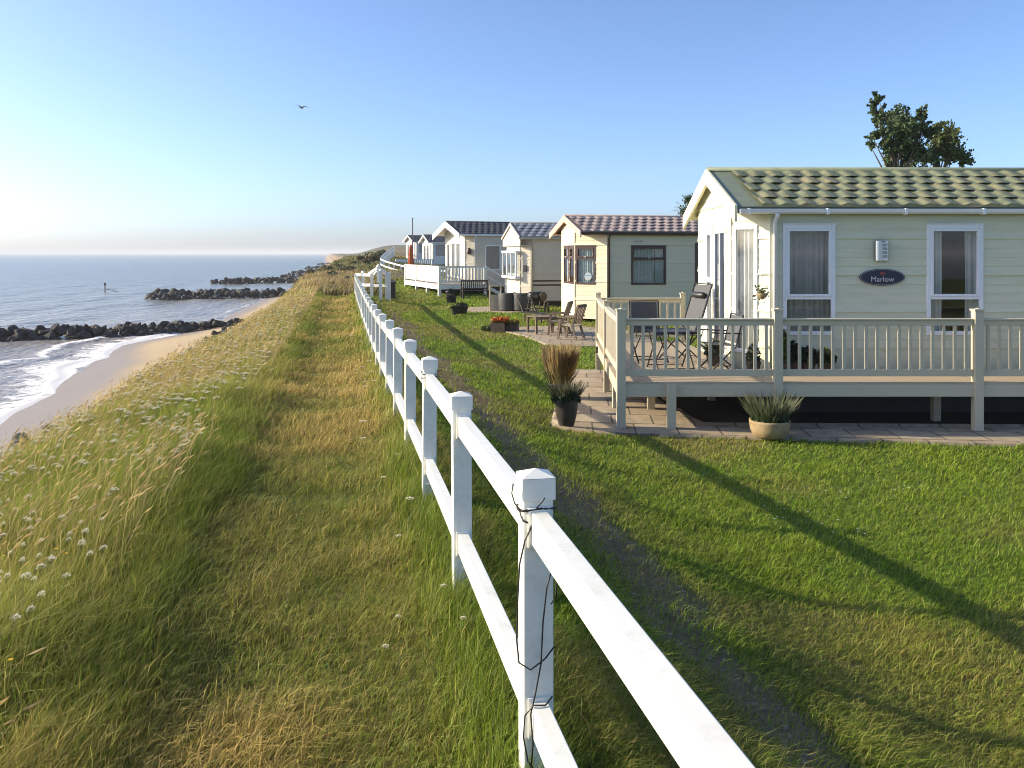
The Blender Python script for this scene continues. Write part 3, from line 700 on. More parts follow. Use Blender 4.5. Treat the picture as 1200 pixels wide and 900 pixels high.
# --- third caravan, white bay window, charcoal tiles
Z3 = zg(.88,40)
c3 = caravan('static_caravan', 'buff caravan with grey pantiles and a white box bay window over an undercut front', (.88,40,Z3), R(13), L=10.5, a=.42, b=.4, z0=.3, eave=3.32, ridge=3.98, ov=.14,
    mats=(M['clad_pale'], M['tile_grey'], M['barge_grey'], M['clad_buff'], M['pvc_win']), near=[], cant=[], center=[(.25,2.55,1.45,2.6,dict(curtain='curtain', fw=.1))], gable_panel=True, pitch=.4, rows=5, verge=.1, fasc=.14, board=.16, res=6)
m = MB(); m.box(-.68,-.45,.3,3.3,1.3,1.42); 
for y in (.3,1.25,2.25,3.22): m.box(-.66,-.6,y,y+.09,1.42,2.55)
m.box(-.68,-.42,.28,3.33,2.55,2.64); bw = m.build('bay_frame', M['pvc_win'], c3)
m = MB(); m.add([(-.63,.35,1.42),(-.63,3.25,1.42),(-.63,3.25,2.55),(-.63,.35,2.55)],[(3,2,1,0)]); m.add([(-.63,.33,1.42),(-.42,.33,1.42),(-.42,.33,2.55),(-.63,.33,2.55)],[(0,1,2,3)]); m.build('pane', M['glass'], bw)
m = MB(); m.box(.05,10.4,-.018,-.011,1.18,1.26); m.box(.05,10.4,-.018,-.011,.98,1.06); m.build('stripe', M['brown'], c3)
m = MB(); m.T = seg_frame((-.42,.4),(0,0)); m.box(.22,.36,-.07,-.01,1.65,1.95); m.build('wall_lamp', M['black'], c3)
m = MB(); m.tube([(2.4,-.05,.2),(2.4,-.05,3.2)], .03, 6); m.build('drainpipe', M['pvc_win'], c3)

# --- fourth caravan, white gable, dark slate tiles, with white deck
Z4 = zg(-2.23,49.5)
c4 = caravan('static_caravan', 'pale caravan with dark slate roof, white bargeboards and french doors onto white deck', (-2.23,49.5,Z4+.1), R(28), L=9.5, a=.35, b=.4, z0=.4, eave=3.45, ridge=4.15, ov=.62,
    mats=(M['clad_pale'], M['tile_slate'], M['barge_white'], M['pvc_win'], M['pvc_win']), near=[(.75,1.75,1.3,2.75,dict(curtain='curtain_grey'))], center=[(.25,.75,.9,2.85,dict(curtain='curtain')),(.9,1.6,.85,2.9,dict(name='door',curtain='curtain')),(1.6,2.3,.85,2.9,dict(name='door',curtain='curtain'))],
    pitch=.4, rows=5, verge=.12, fasc=.34, board=.16, res=6)
m = MB(); m.T = seg_frame((-.35,.4),(0,0)); m.lathe([(.0,2.2),(.11,2.22),(.13,2.4),(.11,2.55),(0,2.6)], 10, (.3,-.12,0), cap=False); m.build('wall_lamp', M['brown'], c4, smooth=True)
# --- fifth and sixth caravans, small and far
for (u,Y,rz,lab,roof) in ((507,104,R(24),'distant white caravan with dark roof behind the closed orange parasol',M['tile_slate']),(488,124,R(30),'farthest caravan, white gable just below the flagpole',M['tile_slate'])):
    X = (u-600)/F*Y; Z = EYE-14.0/F*Y
    Z = max(Z, zg(X,Y))
    caravan('static_caravan', lab, (X,Y,Z), rz, L=9, a=.2, b=.3, z0=.1, eave=2.9, ridge=3.75, ov=.4, mats=(M['clad_white'], roof, M['barge_white'], M['pvc_win'], M['pvc_win']),
        near=[(.3,2.2,1.1,2.6,dict(curtain='curtain_grey'))], center=[(.5,1.4,.6,2.5,dict(curtain='curtain_grey')),(1.6,2.6,.6,2.5,dict(curtain='curtain_grey'))], pitch=.5, rows=4, verge=.1, fasc=.2, board=.3, detail=False, res=4)

# ------------------------------------------------------------------ decks
def railing(parent, p0, p1, zd, mt, n_bal=None, top=.93, pitch=.165, bw=.045, brail=True, boards=False):
    """one bay of balustrade between two posts; balusters are its children"""
    p0 = Vector((p0[0],p0[1],0)); p1 = Vector((p1[0],p1[1],0)); L = (p1-p0).length; d = (p1-p0)/L
    m = MB(); a = p0+d*.05; b = p1-d*.05; z = Vector((0,0,1))
    m.bar(a+z*(zd+top-.0), b+z*(zd+top-.0), .10, .03); m.bar(a+z*(zd+top-.055), b+z*(zd+top-.055), .05, .075)
    m.bar(a+z*(zd+.135), b+z*(zd+.135), .05, .10)
    o = m.build('railing', mt, parent, bevel=.004)
    n = n_bal or max(1, int(round(L/pitch)))-1; base = None
    for k in range(n):
        q = p0+d*(L*(k+1)/(n+1))
        if base is None:
            m = MB(); hb = bw/2; m.box(-hb,hb,-hb*.7,hb*.7,zd+.18,zd+top-.09); base = m.build('baluster', mt, o, bevel=.004); x = base
        else: x = base.copy(); C.objects.link(x); x.parent = o
        x.location = q; x.rotation_euler = (0,0,math.atan2(d.y,d.x))
    return o
def dpost(parent, p, z0, z1, mt, wd=.115, capw=.012, name='post'):
    m = MB(); a = wd/2; m.box(p[0]-a,p[0]+a,p[1]-a,p[1]+a,z0,z1-.03); 
    if capw: m.box(p[0]-a-capw,p[0]+a+capw,p[1]-a-capw,p[1]+a+capw,z1-.028,z1); m.lathe([(a*1.0,z1+.001),(.0,z1+.02)], 4, (p[0],p[1],0), cap=False)
    return m.build(name, mt, parent, bevel=.004)
DZ = .75
dk = thing('timber_deck', 'taupe raised deck with baluster railing round the sage green caravan', 'deck', (1.62,12.7,0))
O = Vector((1.62,12.7,0))
def dl(x,y): return (x-O.x, y-O.y)
A=(1.62,12.7); B=(3.95,12.7); Cc=(6.92,12.7); Dp=(9.9,12.7); Ep=(12.9,12.7); G=(1.73,15.6); Hh=(1.88,18.6); I=(3.72,18.6)
# floor boards run along the deck; walkway in front of the long wall + terrace before the sea end
m = MB(); y = 12.66
while y < 18.6:
    x1 = 15.5 if y+.14 < 13.95 else 3.72
    f = (y-12.7)/5.9; xl = 1.57+.26*f
    m.box(xl-O.x, x1-O.x, y-O.y, y+.139-O.y, DZ-.03, DZ); y += .145
m.build('floor', M['deckboard'], dk)
m = MB()
m.box(1.56-O.x, 15.5-O.x, 12.655-O.y, 12.685-O.y, DZ-.215, DZ-.032)
m.bar((1.585-O.x,12.7-O.y,DZ-.123),(1.845-O.x,18.62-O.y,DZ-.123),.03,.18)
m.box(1.84-O.x, 3.72-O.x, 18.6-O.y, 18.63-O.y, DZ-.215, DZ-.032)
m.build('fascia', M['deck'], dk, bevel=.004)
m = MB()
for yy in (13.2,13.8,15,16.5,17.8): m.bar((1.75-O.x,yy-O.y,DZ-.1),(3.7-O.x,yy-O.y,DZ-.1),.05,.14)
m.bar((3.7-O.x,13.3-O.y,DZ-.1),(15.4-O.x,13.3-O.y,DZ-.1),.05,.14); m.build('joist', M['wood_dark'], dk)
for p in (A,B,Cc,Dp,Ep,G,Hh,I):
    xx,yy = dl(*p); front = abs(p[1]-12.7) < .01
    dpost(dk, (xx, yy-(.01 if front else 0)), zg(p[0],p[1])-.05, DZ+1.085 if front else DZ+1.05, M['deck'], .125 if front else .10)
for p, in (((2.36,12.64),),): dpost(dk, dl(*p), zg(*p)-.05, DZ-.0, M['deck'], .125, 0, 'stub_post')
for p in ((2.28,14.0),(6.75,13.6),(1.72,14.1),(3.6,15.4),(9.6,13.6),(2.0,17.3)): dpost(dk, dl(*p), zg(*p)-.05, DZ-.04, M['deck'] if p[0] < 3 else M['wood_pale'], .12, 0, 'stub_post')
for (p,q) in ((A,B),(B,Cc),(Cc,Dp),(Dp,Ep),(A,G),(G,Hh),(Hh,I)): railing(dk, dl(*p), dl(*q), DZ, M['deck'])
# dark boarding under the deck against the caravan
# white deck of the fourth caravan
Zd4 = zg(-4.08,48)
wd = thing('timber_deck', 'white painted deck with picket railing and steps beside the french doors', 'deck', (-4.08,48,Zd4), R(20))
def w4(x,y): return (x,y)
P = [(0,0),(0,2.7),(0,5.4),(0,8.4)]; Q = [(0,0),(2.7,0)]
for p in P: dpost(wd, p, -.2, 1.72, M['pvc_far'], .16, 0)
dpost(wd, (2.7,0), -.2, 1.70, M['pvc_far'], .14, 0)
m = MB(); m.box(-.05,2.75,-.05,8.4,.62,.68); m.build('floor', M['deckboard'], wd)
m = MB(); m.box(-.075,-.045,-.05,8.4,.38,.66); m.box(-.075,2.75,-.085,-.055,.38,.66); m.build('fascia', M['pvc_far'], wd)
for (p,q) in zip(P[:-1],P[1:]): railing(wd, p, q, .68, M['pvc_far'], pitch=.23, bw=.13, top=1.0)
railing(wd, (0,0),(2.7,0), .68, M['pvc_far'], pitch=.2, bw=.09, top=1.0)
m = MB()
for k in range(4): m.box(2.75+k*.28,3.03+k*.28,-.05,1.1,.48-k*.16,.53-k*.16)
m.prism([(2.75,-.08,.62),(3.9,-.08,.0),(3.9,-.08,-.15),(2.75,-.08,.38)], (0,.04,0)); so_ = m.build('steps', M['pvc_far'], wd)
m = MB(); m.bar((2.72,-.05,1.65),(3.95,-.05,.95),.08,.09); m.bar((3.95,-.05,-.2),(3.95,-.05,1.02),.12,.12); m.bar((2.72,-.05,1.15),(3.95,-.05,.45),.05,.06); m.build('handrail', M['pvc_far'], so_)
# farthest deck, white
fz = EYE-15/F*100
fd = thing('timber_deck', 'small distant white deck railing beyond the curving white fence', 'deck', ((464-600)/F*100,100,fz-.9), R(25))
for x in (0,1.5,3.0,4.5): dpost(fd, (x,0), -.6, 1.75, M['pvc_far'], .14, 0)
railing(fd, (0,0),(1.5,0), .7, M['pvc_far'], pitch=.25, bw=.2, top=1.0); railing(fd, (1.5,0),(3.0,0), .7, M['pvc_far'], pitch=.25, bw=.2, top=1.0); railing(fd, (3,0),(4.5,0), .7, M['pvc_far'], pitch=.25, bw=.2, top=1.0)
m = MB(); m.box(-.1,4.6,-.05,2.5,.6,.66); m.build('floor', M['deckboard'], fd)
m = MB(); m.box(-.1,4.6,-.09,-.055,.25,.64); m.build('fascia', M['pvc_far'], fd)

# ------------------------------------------------------------------ the far fence, the arched stile rails, bin, flagpole, parasol
fpts = [(540,318,70),(520,316,72),(500,314.5,74),(478,312,76),(462,308,80),(450,304.5,84),(446,302.5,87),(448,299,93),(453,294.5,102),(458,291,114),(462,288.5,126)]
ff = None
P3 = []
for (u,v,Y) in fpts: P3.append(Vector(at(u,v,Y)))
ff = thing('white_fence', 'distant white fence that curves up the scrubby rise', 'fence', P3[0]-Vector((0,0,1.05)))
FO = Vector(ff.location); fine = []
for i in range(len(P3)-1):
    n = max(1, int(round((P3[i+1]-P3[i]).length/2.2)))
    for k in range(n): fine.append(P3[i].lerp(P3[i+1], k/n))
fine.append(P3[-1])
for p in fine:
    q = p-FO; m = MB(); m.box(q.x-.06,q.x+.06,q.y-.06,q.y+.06,min(q.z-1.05, zg(p.x,p.y)-FO.z-.2),q.z+.03); m.build('post', M['pvc_far'], ff)
for hz in (-.1,-.62):
    for p,q in zip(fine[:-1],fine[1:]):
        m = MB(); m.bar(p-FO+Vector((0,0,hz)), q-FO+Vector((0,0,hz)), .06, .14); m.build('rail', M['pvc_far'], ff)
# stile / beach steps handrails
sx,sy = -7.75,41.6; sz = zg(sx,sy)
stile = thing('stile', 'white pitched handrails of the beach steps where the fence ends', 'stile', (-7.3,42.0,zg(-7.3,42)))
SO = Vector(stile.location)
def S_(u,v,Y): return Vector(at(u,v,Y))-SO
for (u,vt,Y) in ((425.3,319.5,42.5),(435.5,321,41.8),(446,317.5,41.2),(453,321,42.8),(456,321,41.5)):
    p = S_(u,vt,Y); zb = zg(p.x+SO.x,p.y+SO.y)-SO.z-.1; m = MB(); m.box(p.x-.07,p.x+.07,p.y-.07,p.y+.07,zb,p.z); m.lathe([(.085,p.z),(.085,p.z+.05),(.0,p.z+.11)], 4, (p.x,p.y,0), cap=False); m.build('post', M['pvc_far'], stile)
for (a,b) in (((417,322,43),(425.3,322,42.5)),((425.3,322,42.5),(435.5,322.5,41.8)),((417,334,43),(435.5,334,41.8)),((432.5,321,42.0),(443.5,313.5,41.5)),((443.5,313.5,41.5),(455.8,322,41.5)),((437,322,43.2),(445,314,42.9)),((445,314,42.9),(453.5,322,42.8)),((435.5,334.5,41.8),(456,334.5,41.5))):
    m = MB(); m.bar(S_(*a), S_(*b), .09, .13); m.build('rail', M['pvc_far'], stile)
m = MB(); m.box(-.09,.09,-.09,.09,0,.0); 
p = S_(443.5,313,41.5); m = MB(); m.box(p.x-.07,p.x+.07,p.y-.07,p.y+.07,p.z-.75,p.z+.02); m.lathe([(.1,p.z+.02),(.1,p.z+.07),(0,p.z+.16)],4,(p.x,p.y,0),cap=False); m.build('king_post', M['pvc_far'], stile)
bx = thing('storage_bin', 'dark wooden bin behind the white handrails of the beach steps', 'bin', (*at(457.5,331,44.5)[:2], zg(at(457.5,331,44.5)[0],44.5)), R(20))
m = MB(); m.box(-.22,.22,-.25,.25,-.05,.85); m.build('body', M['wood_dark'], bx, bevel=.01); m = MB(); m.prism([(-.26,-.29,.86),(.26,-.29,.86),(.26,.29,.98),(-.26,.29,.98)], (0,0,.03)); m.build('lid', M['wood_dark'], bx)
fpx,fpy = at(483.5,300,118)[:2]
fp = thing('flagpole', 'thin bare flagpole rising above the distant caravan roofs', 'flagpole', (fpx,fpy,zg(fpx,fpy)))
hgt = EYE+(HOR-257)/F*118-fp.location.z
m = MB(); m.tube([(0,0,-.2),(0,0,hgt)], [.10,.07], 8); m.build('pole', M['sling'], fp); m = MB(); m.lathe([(0,hgt),(.14,hgt+.1),(0,hgt+.25)], 8, cap=False); m.build('finial', M['sling'], fp)
pux,puy,puz = at(481.5,313.5,73); pz = zg(pux,puy)
ps = thing('parasol', 'closed orange parasol standing beyond the white deck', 'parasol', (pux,puy,pz))
hh = EYE+(HOR-287)/F*73-pz; zb = puz-pz
m = MB(); m.tube([(0,0,-.1),(0,0,hh+.1)], .03, 8); m.build('pole', M['wood'], ps)
m = MB(); prof = [(.06,hh),(.12,hh-.25),(.2,hh-.8),(.24,zb+.35),(.2,zb+.02)]; vs=[];fs=[]
for (r,z) in prof:
    for k in range(16): t=2*PI*k/16; rr = r*(1.12 if k%2 else .8); vs.append((rr*math.cos(t),rr*math.sin(t),z))
for i in range(len(prof)-1):
    for k in range(16): fs.append((i*16+k,i*16+(k+1)%16,(i+1)*16+(k+1)%16,(i+1)*16+k))
m.add(vs,fs); m.build('canopy', M['orange'], ps)

# ------------------------------------------------------------------ deck furniture
def folding_chair(label, loc, rz, group, back=.62, recline=.32, pillow=False, seat_h=.44):
    t = thing('folding_chair', label, 'chair', loc, rz, group)
    wd = .27; L_ = back
    # local: faces +y, back at -y
    by0, bz0 = -.2, seat_h; by1, bz1 = -.2-L_*math.sin(recline), seat_h+L_*math.cos(recline)
    m = MB(); m.prism([(-wd+.03,-.22,seat_h),(wd-.03,-.22,seat_h),(wd-.03,.22,seat_h+.02),(-wd+.03,.22,seat_h+.02)], (0,0,.012)); m.build('seat', M['sling'], t)
    m = MB(); nrm = Vector((0,-math.cos(recline),-math.sin(recline)))*.012
    m.prism([(-wd+.03,by0,bz0+.05),(wd-.03,by0,bz0+.05),(wd-.03,by1,bz1),(-wd+.03,by1,bz1)], nrm); m.build('backrest', M['sling'], t)
    m = MB()
    for s in (-wd,wd):
        m.tube([(s,by1,bz1+.02),(s,by0,bz0),(s,.26,.0)], .014, 8); 
    m.tube([(-wd,by1,bz1+.02),(wd,by1,bz1+.02)], .012, 8); m.build('back_frame', M['black'], t, smooth=True)
    for s in (-wd+.03,wd-.03):
        m = MB(); m.tube([(s,.24,seat_h+.01),(s,-.28,0)], .012, 8); m.build('leg', M['black'], t, smooth=True)
    for s in (-wd-.02,wd+.02):
        m = MB(); m.bar((s,-.28,seat_h+.2),(s,.2,seat_h+.22),.04,.02); m.tube([(s,.15,seat_h+.21),(s,.22,seat_h)], .01, 6); m.build('armrest', M['black'], t)
    for yy in (.22,-.24): m = MB(); m.tube([(-wd,yy,.06),(wd,yy,.06)], .009, 6); m.build('stretcher', M['black'], t)
    if pillow:
        c = Vector((0,by0+(by1-by0)*.8+.05,bz0+(bz1-bz0)*.8)); m = MB(); m.tube([c+Vector((-.2,0,0)),c+Vector((-.15,0,0)),c+Vector((.15,0,0)),c+Vector((.2,0,0))], [.03,.055,.055,.03], 10); m.build('headrest', M['black'], t, smooth=True)
    return t
GF = 'folding chairs on the taupe deck'
folding_chair('black folding chair with upright dark back at the corner end of the deck table', (2.42,15.1,DZ), R(190), GF, back=.60, recline=.12)
folding_chair('tall grey reclining chair with black headrest pillow beside the caravan door', (3.02,15.4,DZ), R(112), GF, back=.95, recline=.34, pillow=True)
folding_chair('low folding chair with crossed legs in front of the full length curtained window', (3.32,13.75,DZ), R(96), GF, back=.48, recline=.25)
tb = thing('folding_table', 'black slatted folding table on the taupe deck', 'table', (2.62,14.1,DZ), R(6))
m = MB()
for k in range(7): m.box(-.36+k*.105,-.36+k*.105+.085,-.34,.34,.62,.64)
m.box(-.37,.37,-.36,-.34,.605,.645); m.box(-.37,.37,.34,.36,.605,.645); m.build('tabletop', M['black'], tb)
for s in (-.3,.3):
    for q in (1,-1):
        m = MB(); m.tube([(s+.015*q,-.3*q,.0),(s+.015*q,.3*q,.605)], .012, 8); m.build('leg', M['black'], tb)
for yy in (-.28,.28): m = MB(); m.tube([(-.3,yy,.04),(.3,yy,.04)], .009, 6); m.build('stretcher', M['black'], tb)

# ------------------------------------------------------------------ plants in pots (leafy geometry)
def leafclump(n, fn, col, size, jitter=.3, seed=0, long=1.0):
    r = np.random.default_rng(seed); P = np.array([fn(r) for _ in range(n)])
    return quadleaves(P, size, col, r, long, jitter)
def quadleaves(P, size, col, r, long=1.0, jitter=.3):
    n = len(P); d = r.normal(size=(n,3)); d /= np.linalg.norm(d,axis=1)[:,None]; e = np.cross(d, r.normal(size=(n,3))); e /= np.linalg.norm(e,axis=1)[:,None]
    s = size*(.6+.8*r.random(n))[:,None]
    V = np.stack([P-d*s*long, P+e*s*.5, P+d*s*long, P-e*s*.5],1).reshape(-1,3); Fq = np.arange(4*n).reshape(n,4)
    k = (1+jitter*r.normal(size=(n,1))); cc = np.clip(np.array(col)[None,:]*k,.003,1); cc = np.repeat(cc,4,0)
    return V, Fq, cc
def stalks(base, n, spread, h0, h1, rad, col, tipcol, r, tipw=.006, wdt=.0035, tipfrac=.2, curve=.0):
    """thin upright stalks fanning from a disc; each a 3 segment ribbon pair"""
    V=[];Fq=[];cc=[]
    for k in range(n):
        a = r.uniform(0,2*PI); rr = rad*math.sqrt(r.random()); b0 = np.array(base)+np.array([rr*math.cos(a),rr*math.sin(a),0])
        h = r.uniform(h0,h1); ln = spread*(rr/rad)*h*r.uniform(.6,1.2)+.02; a2 = a+r.normal()*.4; dv = np.array([math.cos(a2),math.sin(a2),0])
        sd = np.array([-math.sin(a2+1),math.cos(a2+1),0]); pts = [b0, b0+dv*ln*.3+np.array([0,0,h*.45]), b0+dv*ln*.72+np.array([0,0,h*(1-tipfrac)*.97]), b0+dv*ln+np.array([0,0,h*(1-curve)])]
        ws = [wdt,wdt,tipw,.001]; o = len(V)
        for p,w_ in zip(pts,ws): V += [p-sd*w_, p+sd*w_]
        for i in range(3): Fq.append((o+2*i,o+2*i+1,o+2*i+3,o+2*i+2))
        j = 1+.25*r.normal(); cc += [np.array(col)*j]*4+[np.array(tipcol)*j]*4
    return np.array(V), np.array(Fq), np.clip(np.array(cc),.003,1)
def place(o, parent, name=None):
    o.parent = parent; return o
rs = np.random.default_rng(5)
# buff bowl of lavender
px,py = 3.66,12.12; pz = zg(px,py)+.04
pt = thing('flower_pot', 'round buff stone bowl of lavender before the deck', 'plant pot', (px,py,pz))
m = MB(); m.lathe([(.17,0),(.235,.03),(.27,.12),(.285,.22),(.285,.25),(.255,.25),(.245,.21),(.0,.20)], 32, cap=False); m.build('pot', M['terracotta'], pt, smooth=True)
V,Fq,cc = stalks((0,0,.2), 520, .55, .2, .44, .24, (.075,.105,.045), (.13,.14,.075), rs, .007, .0028); place(npmesh('lavender', V, Fq, M['blade'], cc), pt)
V,Fq,cc = leafclump(500, lambda r: (lambda a,q: (math.cos(a)*q*.27,math.sin(a)*q*.27,.2+.2*r.random()*(1-q*.5)))(r.uniform(0,6.28),math.sqrt(r.random())), (.06,.085,.035), .03, seed=3, long=1.6); place(npmesh('foliage', V, Fq, M['leaf'], cc), pt)
# dark urn
px,py = .80,12.55; pz = zg(px,py)+.04
pt = thing('flower_pot', 'tall dark urn of bushy lavender where lawn meets paving', 'plant pot', (px,py,pz))
m = MB(); m.lathe([(.09,0),(.115,.02),(.15,.16),(.17,.30),(.18,.38),(.175,.40),(.155,.40),(.15,.36),(0,.35)], 28, cap=False); m.build('pot', M['urn'], pt, smooth=True)
V,Fq,cc = stalks((0,0,.35), 420, .65, .16, .34, .15, (.05,.075,.035), (.09,.09,.05), rs, .006, .003); place(npmesh('lavender', V, Fq, M['blade'], cc), pt)
V,Fq,cc = leafclump(420, lambda r: (lambda a,q: (math.cos(a)*q*.22,math.sin(a)*q*.22,.36+.18*r.random()*(1-q*.4)))(r.uniform(0,6.28),math.sqrt(r.random())), (.035,.055,.025), .03, seed=4, long=1.5); place(npmesh('foliage', V, Fq, M['leaf'], cc), pt)
# ornamental grass
px,py = .84,14.9; pz = zg(px,py)
og = thing('ornamental_grass', 'tall straw coloured ornamental grass growing in a pot behind the dark urn', 'grass plant', (px,py,pz))
m = MB(); m.lathe([(.12,0),(.17,.15),(.2,.3),(.18,.3),(0,.27)], 20, cap=False); m.build('pot', M['urn'], og, smooth=True)
V,Fq,cc = stalks((0,0,.2), 900, .26, .5, .86, .17, (.62,.46,.20), (.34,.25,.12), rs, .012, .006, .25, .04); place(npmesh('stems', V, Fq, M['blade'], cc), og)
V,Fq,cc = stalks((0,0,.2), 220, .45, .28, .5, .17, (.05,.07,.03), (.07,.08,.035), rs, .006, .005, .3, .1); place(npmesh('leaves', V, Fq, M['blade'], cc), og)
# plants on the walkway by the wall, under the first window
def potplant(label, loc, r_, h_, seed, col, potm='urn', ph=.18, pr=.12, lsz=.035, flowers=None, n=260, tall=False):
    t = thing('flower_pot', label, 'plant pot', loc); m = MB(); m.lathe([(pr*.75,0),(pr,ph*.9),(pr*1.05,ph),(pr*.9,ph),(0,ph*.9)], 18, cap=False); m.build('pot', M[potm], t, smooth=True)
    r = np.random.default_rng(seed)
    f = lambda r: (lambda a,q,z: (math.cos(a)*q*r_*(1-.5*z if tall else 1),math.sin(a)*q*r_*(1-.5*z if tall else 1),ph+h_*z*(1 if tall else (1-q*q*.6))))(r.uniform(0,6.28),math.sqrt(r.random()),r.random())
    V,Fq,cc = leafclump(n, f, col, lsz, seed=seed, long=1.2); place(npmesh('foliage', V, Fq, M['leaf'], cc), t)
    m = MB()
    for k in range(5): a = k*1.25; m.tube([(0,0,ph*.8),(math.cos(a)*r_*.25,math.sin(a)*r_*.25,ph+h_*.5),(math.cos(a)*r_*.4,math.sin(a)*r_*.4,ph+h_*.85)], .005, 5)
    m.build('stem', M['bark'], t)
    if flowers:
        V,Fq,cc = leafclump(70, lambda r: (lambda a,q: (math.cos(a)*q*r_,math.sin(a)*q*r_,ph+h_*(1.02-q*q*.5)))(r.uniform(0,6.28),math.sqrt(r.random())), flowers, .022, seed=seed+1); place(npmesh('flowers', V, Fq, M['petal'], cc), t)
    return t
yb = 13.62
potplant('potted plant with a tall leafy spike under the first long window', (4.30,yb,DZ), .12, .50, 31, (.09,.13,.03), lsz=.05, tall=True)
potplant('dark rounded potted shrub under the first long window', (4.50,yb+.06,DZ), .14, .34, 32, (.02,.03,.02), lsz=.045, n=380)
potplant('broad dark leafy potted plant second from the end of the row under the window', (4.72,yb,DZ), .16, .28, 33, (.025,.035,.022), lsz=.045, n=380)
potplant('small grassy green potted plant at the end of the row under the window', (5.0,yb,DZ), .15, .22, 34, (.07,.09,.03), lsz=.05, n=320)
potplant('white flowering pot plant at the foot of the caravan corner', (3.88,13.72,DZ), .11, .28, 35, (.06,.09,.035), flowers=(.75,.75,.7), lsz=.03)
potplant('leafy pot plant beneath the full length curtained window', (3.42,14.5,DZ), .15, .32, 36, (.04,.055,.025), lsz=.04)
hb = thing('hanging_basket', 'small hanging basket of trailing leaves on the caravan corner post', 'hanging basket', (4.02,13.72,2.02))
m = MB(); m.lathe([(.02,-.1),(.08,-.05),(.1,0),(.085,0),(0,-.02)], 14, cap=False); m.build('basket', M['terracotta'], hb, smooth=True); m = MB(); m.tube([(.2,.28,.3),(.0,.0,.3),(0,0,.0)], .006, 5); m.build('bracket', M['black'], hb)
V,Fq,cc = leafclump(120, lambda r: tuple(r.normal(size=3)*np.array([.06,.06,.06])+np.array([0,0,.0])), (.12,.15,.06), .028, seed=39); place(npmesh('foliage', V, Fq, M['leaf'], cc), hb)

# ------------------------------------------------------------------ garden furniture by the second and third caravans
def G_(x,y,o=.0): return (x,y,zg(x,y)+o)
def wooden_chair(label, loc, rz, group):
    t = thing('wooden_chair', label, 'chair', loc, rz, group)
    for s in (-.29,.29):
        m = MB(); m.bar((s,.28,0),(s*.98,.20,.62),.05,.06); m.build('leg', M['wood'], t)
        m = MB(); m.bar((s,-.30,0),(s,-.16,.42),.05,.06); m.bar((s,-.16,.42),(s,-.36,1.0),.05,.06); m.build('leg', M['wood'], t)
        m = MB(); m.bar((s*1.04,.30,.64),(s*1.04,-.30,.66),.08,.035); m.build('armrest', M['wood'], t)
    m = MB()
    for k in range(6): m.box(-.27,.27,.22-k*.08-.065,.22-k*.08,.40-k*.004,.425-k*.004)
    m.box(-.29,.29,.2,.23,.33,.40); m.build('seat', M['wood_pale'], t)
    m = MB()
    for k in range(5): x = -.22+k*.11; m.bar((x,-.17,.44),(x,-.345,.95),.055,.018)
    m.bar((-.29,-.352,.97),(.29,-.352,.97),.03,.09); m.build('backrest', M['wood'], t)
    m = MB(); m.bar((-.28,.0,.18),(.28,.0,.18),.04,.04); m.build('stretcher', M['wood'], t)
    return t
pav = .045
GW = 'wooden patio chairs outside the cream caravan'
wooden_chair('weathered wooden garden chair on the paving, nearer the taupe deck', G_(1.72,24.95,pav), R(62), GW)
wooden_chair('weathered wooden garden chair on the paving, next to the slatted garden table', G_(1.45,26.2,pav), R(75), GW)
gt = thing('garden_table', 'low slatted wooden garden table beside the wooden chairs', 'table', G_(1.0,26.6,pav), R(20))
m = MB()
for k in range(7): m.box(-.45+k*.13,-.45+k*.13+.11,-.4,.4,.50,.525)
m.box(-.45,.45,-.42,-.40,.44,.50); m.box(-.45,.45,.40,.42,.44,.50); m.build('tabletop', M['wood'], gt)
for x in (-.4,.4):
    for y in (-.36,.36): m = MB(); m.bar((x,y,0),(x,y,.5),.06,.06); m.build('leg', M['wood'], gt)
# timber planter with orange flowers
fb = thing('planter', 'low wooden planter box full of orange flowers on the paving edge', 'planter', G_(-.22,27.3), R(-8))
m = MB(); m.box(-.4,.02,-.3,.3,-.03,.30); m.box(.03,.42,-.2,.28,-.03,.26); 
pb = m.build('box', M['wood_dark'], fb, bevel=.008); m = MB(); m.box(-.42,.03,-.32,-.3,.02,.31); m.box(-.43,-.4,-.32,.32,.02,.31); m.build('rim', M['wood'], fb)
r = np.random.default_rng(8)
V,Fq,cc = leafclump(700, lambda r: (r.uniform(-.4,.42),r.uniform(-.28,.28),.26+.12*r.random()), (.08,.085,.02), .035, seed=51); place(npmesh('foliage', V, Fq, M['leaf'], cc), fb)
V,Fq,cc = leafclump(420, lambda r: (r.uniform(-.4,.1),r.uniform(-.28,.28),.32+.14*r.random()), (.50,.14,.025), .04, seed=52); place(npmesh('flowers', V, Fq, M['petal'], cc), fb)
V,Fq,cc = leafclump(150, lambda r: (r.uniform(.1,.42),r.uniform(-.2,.28),.28+.12*r.random()), (.42,.25,.04), .035, seed=53); V2 = npmesh('flowers', V, Fq, M['petal'], cc); place(V2, fb)
bc = potplant('low leafy weed clump spilling beside the planter box', G_(-.75,27.6), .25, .12, 54, (.06,.09,.025), ph=.05, pr=.1, lsz=.05)
